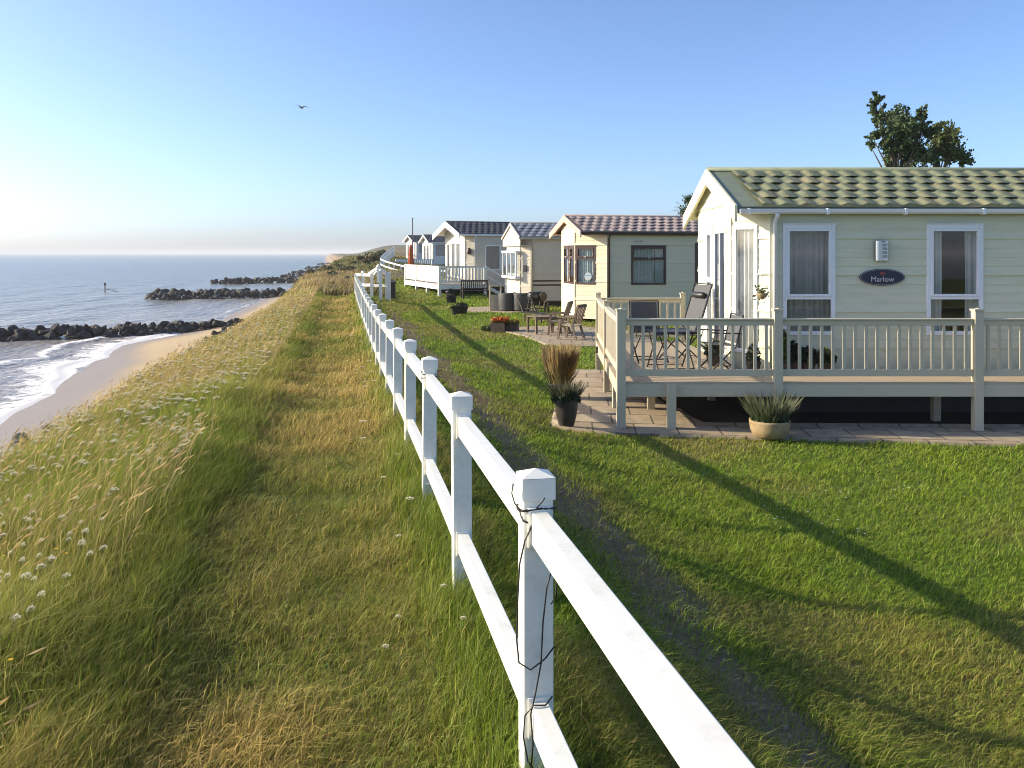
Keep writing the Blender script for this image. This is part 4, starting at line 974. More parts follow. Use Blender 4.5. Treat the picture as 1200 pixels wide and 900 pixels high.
# rattan seats and screen before the third caravan
sc_ = thing('screen_panel', 'pale timber side screen beside the dark rattan seats', 'screen', G_(-.72,37.0), R(8))
m = MB(); m.box(-.22,.22,-.04,.04,0,.72); m.build('panel', M['wood_pale'], sc_); m = MB()
for x in (-.24,.24): m.box(x-.03,x+.03,-.05,.05,-.05,1.08)
m.build('post', M['wood_pale'], sc_); m = MB(); m.box(-.27,.27,-.05,.05,1.08,1.14); m.build('top_rail', M['wood_pale'], sc_)
def rattan(label, loc, rz):
    t = thing('rattan_chair', label, 'chair', loc, rz, 'rattan seats outside the buff caravan')
    m = MB(); m.lathe([(.34,.0),(.36,.1),(.36,.36),(.33,.4),(0,.4)], 20, cap=False); m.build('seat', M['rattan'], t, smooth=True)
    m = MB(); vs=[];fs=[]
    for i,(rr,z) in enumerate(((.38,.05),(.40,.4),(.40,.72),(.385,.78),(.34,.72),(.34,.4))):
        for k in range(19): a = R(-20+220*k/18); vs.append((rr*math.cos(a),rr*math.sin(a),z))
    for i in range(5):
        for k in range(18): fs.append((i*19+k,i*19+k+1,(i+1)*19+k+1,(i+1)*19+k))
    m.add(vs,fs); m.build('backrest', M['rattan'], t, smooth=True)
    m = MB(); m.lathe([(.30,.405),(.31,.45),(.27,.49),(0,.49)], 18, cap=False); m.build('cushion', M['sling'], t, smooth=True)
    return t
rattan('dark rattan tub chair next to the pale timber screen', G_(-.2,36.9,pav), R(-150)); rattan('dark rattan tub chair next to the log barbecue', G_(.42,36.7,pav), R(-200))
# kettle barbecue (round drum on crossed legs)
bb = thing('barbecue', 'black drum barbecue on a trolley with one big wheel', 'barbecue', G_(1.0,35.6,.0), R(30))
m = MB(); m.tube([(-.35,0,.72),(-.3,0,.72),(.3,0,.72),(.35,0,.72)], [.1,.2,.2,.1], 14); m.build('drum', M['black'], bb, smooth=True)
for (x,y) in ((-.28,-.2),(-.28,.2),(.28,-.2),(.28,.2)): m = MB(); m.bar((x,y*1.4,0),(x,y*.4,.62),.035,.035); m.build('leg', M['wood_dark'], bb)
m = MB(); m.lathe([(.17,-.03),(.2,-.02),(.2,.02),(.17,.03)], 20); 
wh = m.build('wheel', M['wood_dark'], bb); wh.location = (.2,-.25,.72); wh.rotation_euler = (PI/2,0,.2)
m = MB(); m.box(-.4,.4,-.22,.22,.2,.23); m.build('shelf', M['wood_dark'], bb)
# dark lounge recliner of slats beside garden table
dc = thing('sun_lounger', 'dark slatted deck lounger with raised back between table and barbecue', 'lounger', G_(.95,31.0), R(35))
m = MB()
for k in range(9): m.box(-.3,.3,-.6+k*.12,-.6+k*.12+.09,.32,.345)
m.build('seat', M['wood_dark'], dc); m = MB()
for k in range(6): y = .5+k*.07; m.bar((-.3,y,.36+k*.1),(.3,y,.36+k*.1),.08,.02)
m.bar((-.3,.48,.33),(-.3,.92,.95),.04,.04); m.bar((.3,.48,.33),(.3,.92,.95),.04,.04); m.build('backrest', M['wood_dark'], dc)
for (x,y) in ((-.28,-.55),(.28,-.55),(-.28,.45),(.28,.45)): m = MB(); m.bar((x,y,0),(x,y,.33),.05,.05); m.build('leg', M['wood_dark'], dc)
# bench by the white deck
bn = thing('garden_bench', 'dark slatted garden bench in front of the white deck', 'bench', G_(-2.0,46.6), R(15))
m = MB()
for k in range(4): m.box(-.75,.75,-.25+k*.12,-.16+k*.12,.42,.45)
m.build('seat', M['wood_dark'], bn); m = MB(); m.box(-.75,.75,.26,.30,.92,1.0); m.box(-.75,.75,.26,.30,.5,.56)
for k in range(14): x=-.7+k*.108; m.box(x-.025,x+.025,.27,.29,.56,.92)
m.build('backrest', M['wood_dark'], bn)
for (x,y,h) in ((-.72,-.22,.62),(.72,-.22,.62),(-.72,.28,1.0),(.72,.28,1.0)): m = MB(); m.box(x-.035,x+.035,y-.035,y+.035,0,h); m.build('leg', M['wood_dark'], bn)
for x in (-.72,.72): m = MB(); m.box(x-.04,x+.04,-.28,.26,.62,.66); m.build('armrest', M['wood_dark'], bn)
for (u,v,lab,sd) in ((529,355.5,'black tub planter on the lawn nearer the white deck posts',61),(541,368,'black tub planter on the lawn nearer the planter box',62),(534,369.5,'small black pot tucked beside a black tub planter',63),(527.5,350,'dark pot at the foot of the white deck',64)):
    Y = 2.5/(v-HOR)*F; X = (u-600)/F*Y
    potplant(lab, G_(X,Y), .22, .12, sd, (.03,.04,.02), potm='black', ph=.36 if sd != 63 else .28, pr=.27 if sd != 63 else .18, lsz=.05, n=160)
# low dark table under the third caravan's side
lt = thing('garden_table', 'low dark table in the gap between the cream and buff caravans', 'table', G_(2.3,37.2), R(10))
m = MB(); m.box(-.9,.9,-.35,.35,.42,.46); m.build('tabletop', M['wood_dark'], lt)
for x in (-.8,.8):
    for y in (-.3,.3): m = MB(); m.box(x-.04,x+.04,y-.04,y+.04,-.02,.42); m.build('leg', M['wood_dark'], lt)

# ------------------------------------------------------------------ trees
def tree(name, label, loc, h, crown, n, seed, col=(.095,.14,.06), lsz=.066, trunk_r=.16, lean=(.0,.0)):
    r = np.random.default_rng(seed); t = thing(name, label, 'tree', loc)
    m = MB(); m.tube([(0,0,-.3),(.05,0,h*.25),(lean[0]*.4,0,h*.55),(lean[0]*.7,0,h*.85)], [trunk_r*1.3,trunk_r,trunk_r*.6,.03], 10); m.build('trunk', M['bark'], t, smooth=True)
    P = []; m = MB()
    for (cx,cy,cz,rad,wt) in crown:
        zb = min(cz-.3*rad, h*.6)*.75+.1*h; st = Vector((lean[0]*.4*zb/h,0,zb)); c = Vector((cx,cy,cz)); mid = st.lerp(c,.5)+Vector((r.normal()*.1,r.normal()*.1,.15))
        m.tube([st,mid,c], [.05*trunk_r/.16,.03,.012], 6)
        k = int(n*wt)
        # twig sub clusters
        nt = max(9,int(16*wt*20)); tw = r.normal(size=(nt,3)); tw /= np.linalg.norm(tw,axis=1)[:,None]; tw = tw*(rad*(.45+.6*r.random(nt)))[:,None]; tw[:,2] *= 1.05
        tw = tw+np.array([cx,cy,cz])
        for q in tw[::3]: m.tube([c, Vector(c).lerp(Vector(q),.6)+Vector((0,0,.05)), Vector(q)], [.012,.008,.003], 4)
        idx = r.integers(0,nt,k); tt = (.3+.95*r.random(k)**.8)[:,None]; cc0 = np.array([cx,cy,cz])[None]; sp = r.normal(size=(k,3))*rad*.085; dv = tw[idx]-cc0; dv[:,0] += .12*rad*(tt[:,0]>.6); dv[:,2] += .15*rad*(tt[:,0]>.7); P.append(cc0+dv*tt*1.12+sp)
    m.build('limbs', M['bark'], t, smooth=True)
    P = np.concatenate(P); V,Fq,cc = quadleaves(P, lsz, col, r, .8, .3); o = npmesh('crown', V, Fq, M['leaf'], cc); o.parent = t
    return t
Yt = 30.0; k = Yt/F
def tp(u,v): return ((u-600)*k, EYE-(v-HOR)*k)
bx0 = tp(1056,0)[0]
cr = []
for (u,v,rad,wt) in ((1029,113,.26,.02),(1031,122,.3,.03),(1034,134,.42,.06),(1042,146,.55,.09),(1026,142,.35,.03),(1060,142,.5,.08),(1072,138,.34,.04),(1080,147,.3,.04),(1052,158,.65,.13),(1032,162,.5,.07),(1018,163,.3,.025),(1068,160,.6,.12),(1081,158,.36,.05),(1040,174,.5,.08),(1062,176,.6,.1),(1080,176,.6,.1),(1082,188,.45,.06),(1020,172,.25,.015),(1045,192,.6,.05),(1070,196,.8,.08)):
    X,Z = tp(u,v); cr.append((X-bx0, random.uniform(-.8,.8)*rad*1.6, Z, rad*.74, wt))
tree('broadleaf_tree', 'taller dark wind blown tree behind the green tiled roof', (bx0,Yt,.0), 8.6, cr, 15000, 3, lean=(-.6,0))
bx1 = tp(1118,0)[0]; cr = []
for (u,v,rad,wt) in ((1123,145,.22,.04),(1117,150,.25,.05),(1126,155,.35,.08),(1112,162,.4,.1),(1122,168,.5,.14),(1135,164,.3,.06),(1134,176,.4,.1),(1108,176,.42,.1),(1122,184,.6,.15),(1140,188,.4,.09),(1147,190,.22,.03),(1100,186,.4,.08)):
    X,Z = tp(u+4,v-5); cr.append((X-bx1, random.uniform(-.8,.8)*rad*1.6, Z, rad*.74, wt))
tree('broadleaf_tree', 'shorter olive green tree close behind the taller one', (bx1,Yt+1.2,.0), 7.2, cr, 9500, 4, col=(.13,.16,.06))
xx = (805.5-600)/F*58; cr = [(0,0,6.0,.35,.2),(.3,.2,5.4,.5,.3),(-.2,0,5.0,.6,.4)]
tree('broadleaf_tree', 'distant tree top just showing over the brown tiled roof', (xx,58,.3), 6.0, cr, 2500, 6)
# bushes on the slope beyond the path
for i,(u,v,Y,rad) in enumerate(((386,330,62,1.1),(398,322,70,1.3),(404,333,58,.7),(378,325,80,1.4),(408,318,76,1.0),(392,317,92,1.3),(416,327,52,.6),(434,301,110,1.8),(444,297,120,1.8),(424,309,98,1.2))):
    X,_,Z = at(u,v,Y); z = zg(X,Y); r = np.random.default_rng(70+i)
    lab = ['grey green bush low on the cliff slope beyond the mown path','grey green bush beyond the end of the mown path','olive bush rising from the scrub before the far fence'][0 if i in (0,3,5) else (1 if i < 7 else 2)]
    t = thing('bush', lab, 'bush', (X,Y,z), 0, 'bushes on the slope'); n = 900
    d = r.normal(size=(n,3)); d /= np.linalg.norm(d,axis=1)[:,None]; P = d*(rad*(.5+.5*r.random(n)))[:,None]; P[:,2] = np.abs(P[:,2])*.55; P += .15*rad*np.stack([np.sin(P[:,1]*3/rad),np.cos(P[:,0]*4/rad),np.sin(P[:,0]*5/rad)],1)
    V,Fq,cc = quadleaves(P, .14*rad, (.17,.15,.07) if i%2 else (.115,.13,.07), r, 1.0, .3); o = npmesh('foliage', V, Fq, M['leaf'], cc); o.parent = t
    m = MB(); [m.tube([(0,0,-.1),(math.cos(q)*rad*.3,math.sin(q)*rad*.3,rad*.5)], .04, 5) for q in (0,2,4)]; m.build('stem', M['bark'], t)

# ------------------------------------------------------------------ groynes
def rockmesh(seed):
    import bmesh
    r = random.Random(seed); bm = bmesh.new(); bmesh.ops.create_icosphere(bm, subdivisions=2, radius=1)
    pl = [(Vector((r.gauss(0,1),r.gauss(0,1),r.gauss(0,1))).normalized(), r.uniform(.42,.72)) for _ in range(11)]
    for v in bm.verts:
        for (n,d) in pl:
            q = v.co.dot(n)
            if q > d: v.co -= n*(q-d)*.92
        v.co *= 1+r.uniform(-.05,.05)
    me = bpy.data.meshes.new('boulder'); bm.to_mesh(me); bm.free(); me.materials.append(M['rock']); return me
RM = [rockmesh(s) for s in range(8)]
rr = random.Random(4)
def groyne(p0, p1, n, width, top, lab, grp, stuff=None):
    p0 = Vector(p0); p1 = Vector(p1); d = (p1-p0); nrm = Vector((-d.y,d.x)).normalized()
    out = []
    for k in range(n):
        t = (k+rr.random())/n; c = p0+d*t; off = rr.uniform(-1,1); q = c+nrm*off*width/2
        s = rr.uniform(.55,1.0)*top*.56
        hz = (1-off*off)*top*rr.uniform(.65,1.0)-s*.4
        fade = min(1, (t)*9+.5, (1-t)*7+.5)
        out.append((q.x,q.y,SEA+hz*fade, s))
    if stuff is not None: stuff.extend(out); return
    for (x,y,z,s) in out:
        o = bpy.data.objects.new('boulder', rr.choice(RM)); C.objects.link(o); o.location = (x,y,z); o.scale = (s*rr.uniform(.9,1.4),s*rr.uniform(.9,1.3),s*rr.uniform(.75,1.05)); o.rotation_euler = (rr.uniform(-.6,.6),rr.uniform(-.6,.6),rr.uniform(0,6.3)); tag(o, lab, 'boulder', grp)
groyne((-50,75.5),(-27.5,91), 236, 3.2, 1.15, 'dark angular boulder in the nearest rock groyne below the cliff', 'boulders of the nearest groyne')
far_r = []
for (u0,v0,u1,v1,n) in ((175,350.5,340,348.5,190),(247,333,362,331,110),(331,326,386,323.5,60),(345,320.5,392,318.5,60),(358,315.5,395,314.5,50),(372,310.5,400,310,40)):
    Ya = 8.0/(v0-HOR)*F; Yb = 8.0/(v1-HOR)*F
    groyne(((u0-600)/F*Ya,Ya),((u1-600)/F*Yb,Yb), n, 5, 1.6, '', '', far_r)
# rocks lying along the cliff foot
for k in range(54):
    Y = rr.uniform(29,88); d = -10.3-.17*max(0,48-Y)+rr.uniform(-1.0,.35)-(.5 if Y > 60 else 0); X = d/.98+float(xf(Y)); z = zg(X,Y); s = rr.uniform(.16,.46)
    o = bpy.data.objects.new('boulder', rr.choice(RM)); C.objects.link(o); o.location = (X,Y,z+s*.25); o.scale = (s*1.2,s,s*.8); o.rotation_euler = (rr.uniform(-.5,.5),rr.uniform(-.5,.5),rr.uniform(0,6)); tag(o, 'loose grey rock at the foot of the grassy cliff above the sand', 'boulder', 'rocks along the cliff foot')
V=[];T=[]
base = []
for me in RM:
    vv = np.zeros(len(me.vertices)*3); me.vertices.foreach_get('co', vv); base.append((vv.reshape(-1,3), np.array([p.vertices[:] for p in me.polygons])))
base_rock = base
off = 0
for (x,y,z,s) in far_r:
    vv,tt = base[rr.randrange(8)]; a = rr.uniform(0,6.3); ca,sa = math.cos(a),math.sin(a); q = vv*np.array([s*1.2,s*1.1,s*.9]); q = np.stack([q[:,0]*ca-q[:,1]*sa,q[:,0]*sa+q[:,1]*ca,q[:,2]],1)+np.array([x,y,z]); V.append(q); T.append(tt+off); off += len(vv)
fb_ = npmesh('groyne_rocks', np.concatenate(V), None, M['rock'], ft=np.concatenate(T)); tag(fb_, 'dark boulders of the more distant groynes reaching into the sea', 'rocks', kind='stuff')
# sea marker
sx_,sy_,_ = at(123,342,178)
sm = thing('sea_marker', 'lone dark marker post standing in the sea', 'marker post', (sx_,sy_,SEA))
m = MB(); m.tube([(0,0,-2),(0,0,1.9)], .11, 8); m.build('post', M['wood_dark'], sm); m = MB(); m.box(-.17,.17,-.08,.08,1.3,1.9); m.build('topmark', M['wood_dark'], sm); m = MB(); m.tube([(.2,0,.6),(2.6,.3,.05)], .06, 6); m.build('brace', M['wood_dark'], sm)
# gull
gx,gy,gz = at(353,126,62)
m = MB(); n=10
vs=[];fs=[]
body=[(-.32,.0,.01),(-.2,.045,.0),(0,.06,0),(.16,.05,0),(.26,.035,.02),(.34,.01,.015)]
m.tube([(b[0],0,b[2]) for b in body],[.02,.05,.07,.06,.04,.012],8)
for s in (-1,1):
    m.add([(.12,s*.03,.03),(-.12,s*.03,.03),(-.1,s*.3,.13),(.14,s*.3,.14),(-.18,s*.72,.05),(-.02,s*.68,.06),(.12,s*.03,.05),(-.12,s*.03,.045),(-.1,s*.3,.145),(.14,s*.3,.16)],
          [(0,1,2,3),(3,2,4,5),(6,9,8,7),(9,5,4,8),(0,3,9,6),(1,7,8,2),(2,8,4),(3,5,9)])
m.add([(-.3,-.02,.012),(-.3,.02,.012),(-.46,.07,.01),(-.46,-.07,.01)],[(0,1,2,3)])
gull = m.build('gull', M['feather'], None, smooth=True); gull.location = (gx,gy,gz); gull.rotation_euler = (R(12),0,R(75)); tag(gull, 'grey gull gliding high over the sea edge', 'bird')

# ------------------------------------------------------------------ grass (stuff)
def blades(name, P, H, W_, lean, col, label, cat, tipcol=None, m='blade', curl=.35):
    n = len(P); r = RNG; az = r.uniform(0,2*PI,n); sd = np.stack([np.cos(az),np.sin(az),np.zeros(n)],1)*W_[:,None]/2
    L3 = np.concatenate([lean, np.zeros((n,1))],1)*H[:,None]; up = np.zeros((n,3)); up[:,2] = H
    b0 = P-sd; b1 = P+sd; mid = P+L3*curl+up*.58; c0 = mid-sd*.75; c1 = mid+sd*.75; ll = np.clip(np.linalg.norm(lean,axis=1),0,1.4); tip = P+L3+up*(1-.28*ll)[:,None]
    V = np.stack([b0,b1,c0,c1,tip],1).reshape(-1,3); o = np.arange(n)*5
    q = np.stack([o,o+1,o+3,o+2],1); t3 = np.stack([o+2,o+3,o+4],1)
    tc = col if tipcol is None else tipcol
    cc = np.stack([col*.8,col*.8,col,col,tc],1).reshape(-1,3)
    ob = npmesh(name, V, q, M[m], np.clip(cc,.004,1), ft=t3); tag(ob, label, cat, kind='stuff'); return ob
def sampleY(n, y0, y1, p):
    u = RNG.random(n)
    if abs(p-1) < 1e-6: return y0*(y1/y0)**u
    return (y0**(1-p)+u*(y1**(1-p)-y0**(1-p)))**(1/(1-p))
def mixc(a, b, k): return np.array(a)[None,:]*(1-k[:,None])+np.array(b)[None,:]*k[:,None]
notpave = lambda X,Y: ~(inpoly(X,Y,PAVE_A)|inpoly(X,Y,PAVE_B)|inpoly(X,Y,PAVE_C))
# lawn
n = 450000
Y = sampleY(n, 2.6, 66, 1.15); X = RNG.uniform(-.02,1,n); xl = xf(Y)+.30; xr = np.minimum(.66*Y+.8, 12.0); X = xl+(xr-xl)*X
d = (X-xf(Y))*.98
nz = gnoise(X,Y,.55,61); n2 = gnoise(X,Y,2.6,22); n1 = gnoise(X,Y,.8,21)
dirtk = sstep(.8+.15*n1,1.15+.15*n1,d)*(1-sstep(1.4+.2*n1,1.75+.2*n1,d))*(1-sstep(28,40,Y))
keep = notpave(X,Y)&(RNG.random(n) > dirtk*.86)&~((Y > 12.6)&(X > 1.6)&(Y < 18.7))
X,Y,d,nz,n2,n1 = [q[keep] for q in (X,Y,d,nz,n2,n1)]; n = len(X)
P = np.stack([X,Y,zt(X,Y)-.004],1)
dryk = np.clip(sstep(.0,.9,n2+.5*n1+.45*(1-sstep(2.4,6.5,d)))*.5+.30*RNG.normal(size=n), 0, 1)
H = (.026+.034*RNG.random(n)+.03*(RNG.random(n)<.12))*(1+.7*np.maximum(nz,0)); H *= np.where(d < .9, 1.5, 1)*(1+.012*Y); W_ = .0035*np.maximum(1,Y/5.0)*(1+.5*RNG.random(n))
wind = np.stack([.55+.5*RNG.normal(size=n), -.15+.5*RNG.normal(size=n)],1)
g1 = mixc((.145,.25,.014),(.22,.32,.022),np.clip(.5+.5*nz,0,1)); col = g1*(1-dryk[:,None])+np.array([.36,.28,.095])[None]*dryk[:,None]; col *= (1+.32*RNG.normal(size=(n,1)))
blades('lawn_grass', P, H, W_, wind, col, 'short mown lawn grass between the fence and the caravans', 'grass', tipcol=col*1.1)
# path
n = 210000
Y = sampleY(n, 1.9, 46, 1.3); d = RNG.uniform(-1.9,.35,n); X = d/.98+xf(Y); n1 = gnoise(X,Y,.5,63); n2 = gnoise(X,Y,1.5,64)
edge = np.maximum(sstep(-.42,.0,d+.12*n1)*(1-.75*sstep(-.02,.2,d)), .6*sstep(-1.35,-1.8,d+.15*n1))
P = np.stack([X,Y,zt(X,Y)-.004],1)
H = (.03+.045*RNG.random(n)+.07*(RNG.random(n)<.18))*(1+.5*n1)+edge*(.05+.2*RNG.random(n)); W_ = .0032*np.maximum(1,Y/5.0)*(1+.5*RNG.random(n))
dryk = np.clip(.55+.45*n2+.3*n1-.55*edge+.3*RNG.normal(size=n), 0, 1)
col = mixc((.15,.21,.022),(.52,.38,.13),dryk)*(1+.34*RNG.normal(size=(n,1)))
wind = np.stack([.6+.55*RNG.normal(size=n), .1+.6*RNG.normal(size=n)],1)*np.where(edge>.3,.55,1.0)[:,None]
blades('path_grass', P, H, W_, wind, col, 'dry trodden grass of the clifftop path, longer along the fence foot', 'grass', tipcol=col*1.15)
# broad leaved weeds and clover patches in lawn and path
n = 26000
Y = sampleY(n, 2.6, 26, 1.2); X = np.where(RNG.random(n) < .3, (-1.7+1.9*RNG.random(n))/.98+xf(Y), xf(Y)+.3+RNG.random(n)*(np.minimum(.66*Y+.8,12)-xf(Y)-.3))
keep = notpave(X,Y)&(gnoise(X,Y,.45,91)+.35*gnoise(X,Y,1.9,92) > .52)&~((Y > 12.6)&(X > 1.6)&(Y < 18.7)); X,Y = X[keep],Y[keep]
P = np.stack([X,Y,zt(X,Y)+.02+.03*RNG.random(len(X))],1); V,Fq,cc = quadleaves(P, .013, (.10,.17,.03), RNG, 1.0, .25)
V[:,2] = np.repeat(P[:,2],4)+(V[:,2]-np.repeat(P[:,2],4))*.35
o = npmesh('clover', V, Fq, M['leaf'], cc); tag(o, 'clover and small broad leaved weeds growing through the turf', 'weeds', kind='stuff')
# meadow
n = 340000
Y = sampleY(n, 1.8, 62, 1.05); d = -1.65-6.0*RNG.random(n)**.95; X = d/.98+xf(Y); n1 = gnoise(X,Y,.8,65); n2 = gnoise(X,Y,2.5,66)
keep = (d+.18*n1 < -1.55); X,Y,d,n1,n2 = [q[keep] for q in (X,Y,d,n1,n2)]; n = len(X)
P = np.stack([X,Y,zt(X,Y)-.01],1); k = sstep(-1.5,-2.5,d)
H = (.15+.25*RNG.random(n))*(.45+.75*k)*(1+.3*n1)+.06*k*RNG.random(n); W_ = .0036*np.maximum(1,Y/5.0)*(1+.5*RNG.random(n))
straw = np.clip(.02+.3*n2+.25*sstep(-2.4,-4.2,d)+.18*sstep(6,18,Y)+.3*RNG.normal(size=n), 0, 1)
col = mixc((.19,.25,.028),(.56,.42,.13),straw)*(1+.22*RNG.normal(size=(n,1)))
wind = np.stack([.25+.4*RNG.normal(size=n), -.02+.4*RNG.normal(size=n)],1)
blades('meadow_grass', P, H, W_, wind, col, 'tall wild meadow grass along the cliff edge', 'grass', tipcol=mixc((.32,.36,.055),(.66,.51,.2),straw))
# rough scrub beyond the end of the fence
n = 90000
Y = sampleY(n, 44, 260, 1.2); d = np.where(RNG.random(n) < .5, -12*RNG.random(n), -4+16*RNG.random(n)); X = d/.98+xf(Y); z_ = zt(X,Y); n1 = gnoise(X,Y,5,68); n2 = gnoise(X,Y,14,31)
keep = (z_ > SEA+1.6)&~((d > 1.5)&(Y < 62))&(RNG.random(n) < .75+.5*n1); X,Y,d,z_,n1,n2 = [q[keep] for q in (X,Y,d,z_,n1,n2)]; n = len(X)
P = np.stack([X,Y,z_-.02],1); H = (.25+.45*RNG.random(n))*(1+.6*n1)*(1-.6*sstep(1,4,d)); W_ = .006*Y/5*(1+.5*RNG.random(n)); straw = np.clip(.55+.5*n2+.3*n1+.25*RNG.normal(size=n),0,1)
col = mixc((.10,.125,.04),(.34,.26,.12),straw)*(1+.2*RNG.normal(size=(n,1))); wind = np.stack([.4+.4*RNG.normal(size=n), .3*RNG.normal(size=n)],1)
blades('scrub_grass', P, H, W_, wind, col, 'tawny scrub grass on the rise beyond the fence', 'grass', tipcol=col*1.15)
# seed heads
def seedheads(n):
    Y = sampleY(n, 2.6, 60, 1.0); d = -1.9-4.6*RNG.random(n); X = d/.98+xf(Y); n1 = gnoise(X,Y,1.3,67)
    keep = n1+.6*RNG.random(n)+.5*sstep(-2.0,-3.4,d)+.4*sstep(4,9,Y)-.5 > .1; X,Y,d = X[keep],Y[keep],d[keep]; n = len(X)
    P = np.stack([X,Y,zt(X,Y)],1); H = .30+.26*RNG.random(n); ww = np.maximum(1,Y/6.0)
    lean = np.stack([.32+.16*RNG.normal(size=n), -.05+.16*RNG.normal(size=n), np.zeros(n)],1)*H[:,None]
    top = P+lean*.75; top[:,2] += H; az = RNG.uniform(0,2*PI,n); sd = np.stack([np.cos(az),np.sin(az),0*az],1)
    hd = lean/H[:,None]*.08+np.array([.02,0,.035])[None]; hl = hd*(.8+.7*RNG.random(n))[:,None]; midp = P+lean*.25; midp[:,2] += H*.6
    s1 = sd*(.0011*ww)[:,None]; s2 = sd*(.0055*ww**.75)[:,None]; up = np.zeros((n,3)); up[:,2] = .0055*ww**.75
    V = np.stack([P-s1,P+s1,midp-s1,midp+s1,top-s1,top+s1, top+hl*.45-s2, top+hl*.45+s2, top+hl, top+hl*.45-up, top+hl*.45+up, top],1).reshape(-1,3); o = np.arange(n)*12
    q = np.concatenate([np.stack([o,o+1,o+3,o+2],1),np.stack([o+2,o+3,o+5,o+4],1),np.stack([o+11,o+6,o+8,o+7],1),np.stack([o+11,o+9,o+8,o+10],1)])
    base = mixc((.46,.33,.13),(.72,.56,.28),RNG.random(n))*(1+.15*RNG.normal(size=(n,1))); cc = np.repeat(base[:,None,:],12,1).reshape(-1,3)
    cc = cc.reshape(n,12,3); cc[:,:4] *= .7; cc = cc.reshape(-1,3)
    o_ = npmesh('seed_heads', V, q, M['blade'], np.clip(cc,.004,1)); tag(o_, 'pale straw seed heads swaying over the cliff edge meadow', 'grass', kind='stuff')
seedheads(17000)
n = 900
Y = sampleY(n, 2.6, 26, 1.3); d = 1.28+.28*RNG.normal(size=n); X = d/.98+xf(Y); VV=[]; TT=[]; off=0
for i in range(n):
    vv,tt = base_rock[i%8]; s_ = .006+.012*RNG.random()**3; VV.append(vv*np.array([s_*1.3,s_,s_*.6])+np.array([X[i],Y[i],zg(X[i],Y[i])+s_*.2])); TT.append(tt+off); off += len(vv)
o = npmesh('gravel', np.concatenate(VV), None, mat('pale_pebbles',(.26,.22,.17),.85,.3,40), ft=np.concatenate(TT)); tag(o, 'small pebbles in the bare soil strip beside the fence', 'gravel', kind='stuff')
# white umbels: the closest as things, the others one mass
def umbel(seed, size=1.0, n=70):
    r = np.random.default_rng(seed); V=[];Fq=[];cc=[]
    h = .42; 
    def strip(a,b,w_,c):
        o=len(V); a=np.array(a);b=np.array(b); s=np.array([w_,0,0]); s2=np.array([0,w_,0])
        V.extend([a-s,a+s,b+s,b-s]); Fq.append((o,o+1,o+2,o+3)); V.extend([a-s2,a+s2,b+s2,b-s2]); Fq.append((o+4,o+5,o+6,o+7)); cc.extend([c]*8)
    g=(.12,.15,.05); strip((0,0,0),(.03,0,h),.0016,g)
    for k in range(n):
        a=r.uniform(0,6.28); q=math.sqrt(r.random())*.05; c=np.array([.03+q*math.cos(a),q*math.sin(a),h+.045-q*q*6+r.normal()*.003]); 
        if k%5==0: strip((.03,0,h),c-np.array([0,0,.003]),.0008,g)
        o=len(V); t=r.uniform(0,6.28); s=.006*(.7+.6*r.random()); e=np.array([math.cos(t)*s,math.sin(t)*s,r.normal()*.0012]); f=np.array([-math.sin(t)*s,math.cos(t)*s,r.normal()*.0012])
        V.extend([c-e,c-f,c+e,c+f]); Fq.append((o,o+1,o+2,o+3)); b=r.uniform(.85,1.0); cc.extend([(b*.90,b*.84,b*.66)]*4)
    return np.array(V),np.array(Fq),np.array(cc)
um = [umbel(s) for s in range(4)]
ume = []
for (V,Fq,cc) in um:
    o = npmesh('wild_carrot', V, Fq, M['petal'], np.clip(cc,0,1)); ume.append(o.data); bpy.data.objects.remove(o)
N = 5200
Y = sampleY(N, 3.0, 40, .8); d = -2.0-4.0*RNG.random(N)**.8; d = np.where(RNG.random(N) < .012, -.55+.5*RNG.random(N), d); X = d/.98+xf(Y)
keep = (gnoise(X,Y,2.0,71)*.7+1.1*RNG.random(N) > .3)&(RNG.random(N) < .6+.4*sstep(3.5,9,Y)); X,Y,d = X[keep],Y[keep],d[keep]
order = np.argsort(Y); X,Y,d = X[order],Y[order],d[order]
VV=[];FF=[];CC=[]; off=0
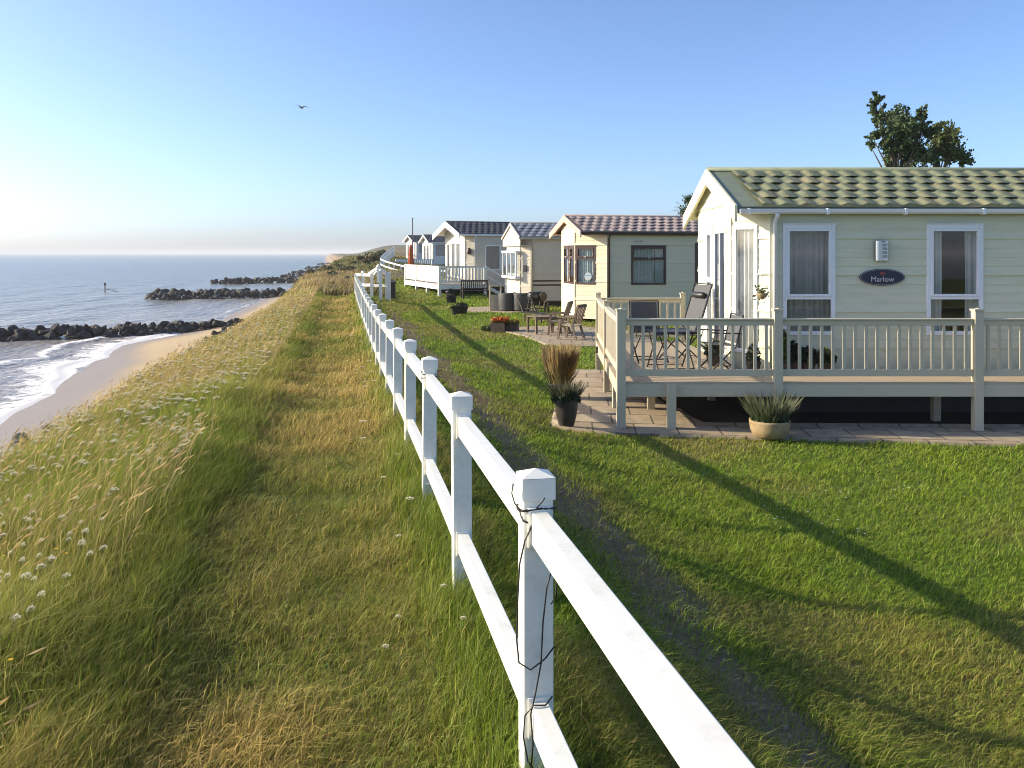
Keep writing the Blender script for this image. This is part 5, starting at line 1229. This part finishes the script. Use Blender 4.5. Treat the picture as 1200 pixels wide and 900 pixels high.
for i in range(len(X)):
    s = RNG.uniform(.6,1.15)*.72*(1.2 if Y[i] > 9 else (.85 if Y[i] > 6 else .62)); a = RNG.uniform(0,6.28); z = zg(X[i],Y[i])-.02
    nearf = d[i] > -1.2
    if i < 110:
        o = bpy.data.objects.new('wild_carrot', ume[i%4]); C.objects.link(o); o.location = (X[i],Y[i],z); o.rotation_euler = (RNG.normal()*.12,.2+RNG.normal()*.1,a*0+RNG.normal()*.5); o.scale = (s,s,(.5 if nearf else 1)*RNG.uniform(.75,1.1))
        tag(o, 'white wild carrot flower head on a thin stem in the long grass', 'wildflower', 'wild carrot flowers near the viewer')
    else:
        V,Fq,cc = um[i%4]; g_ = max(1, Y[i]/14.0)**.5; q = V*np.array([s*g_,s*g_,(.5 if nearf else 1)*RNG.uniform(.8,1.1)]); q[:,0] += q[:,2]*.25
        VV.append(q+np.array([X[i],Y[i],z])); FF.append(Fq+off); CC.append(cc); off += len(V)
o = npmesh('wild_flowers', np.concatenate(VV), np.concatenate(FF), M['petal'], np.concatenate(CC)); tag(o, 'pale wildflower heads scattered through the cliff edge meadow', 'wildflowers', kind='stuff')
# yellow flowers and lawn daisies as scattered petals
def specks(name, n, fn, size, col, label, seed):
    r = np.random.default_rng(seed); P = np.array([fn(r) for _ in range(n)]); V=[];Fq=[]
    for p in P:
        for k in range(5):
            a = k*1.2566; o=len(V); c=np.array([math.cos(a),math.sin(a),.15])*size; t=np.array([-math.sin(a),math.cos(a),0])*size*.45
            V += [p, p+c*.6-t, p+c, p+c*.6+t]; Fq.append((o,o+1,o+2,o+3))
    o = npmesh(name, np.array(V), np.array(Fq), M['petal'], np.tile(np.array(col),(len(V),1))); tag(o, label, 'wildflowers', kind='stuff')
def fy(r):
    Y = r.uniform(3,16); d = -1.8-2.6*r.random(); X = d/.98+float(xf(Y)); return np.array([X,Y,zg(X,Y)+.28+.12*r.random()])
specks('yellow_flowers', 110, fy, .012, (.75,.50,.02), 'small yellow flowers dotted in the meadow grass', 81)
def fw(r):
    c = [(3.55,9.2),(3.2,8.0),(2.75,8.5),(4.3,9.4),(3.75,9.35)][r.integers(0,5)]; X,Y = c[0]+r.normal()*.1,c[1]+r.normal()*.15; return np.array([X,Y,zg(X,Y)+.055])
specks('lawn_daisies', 26, fw, .011, (.85,.85,.82), 'few white daisies sprinkled on the green lawn', 82)
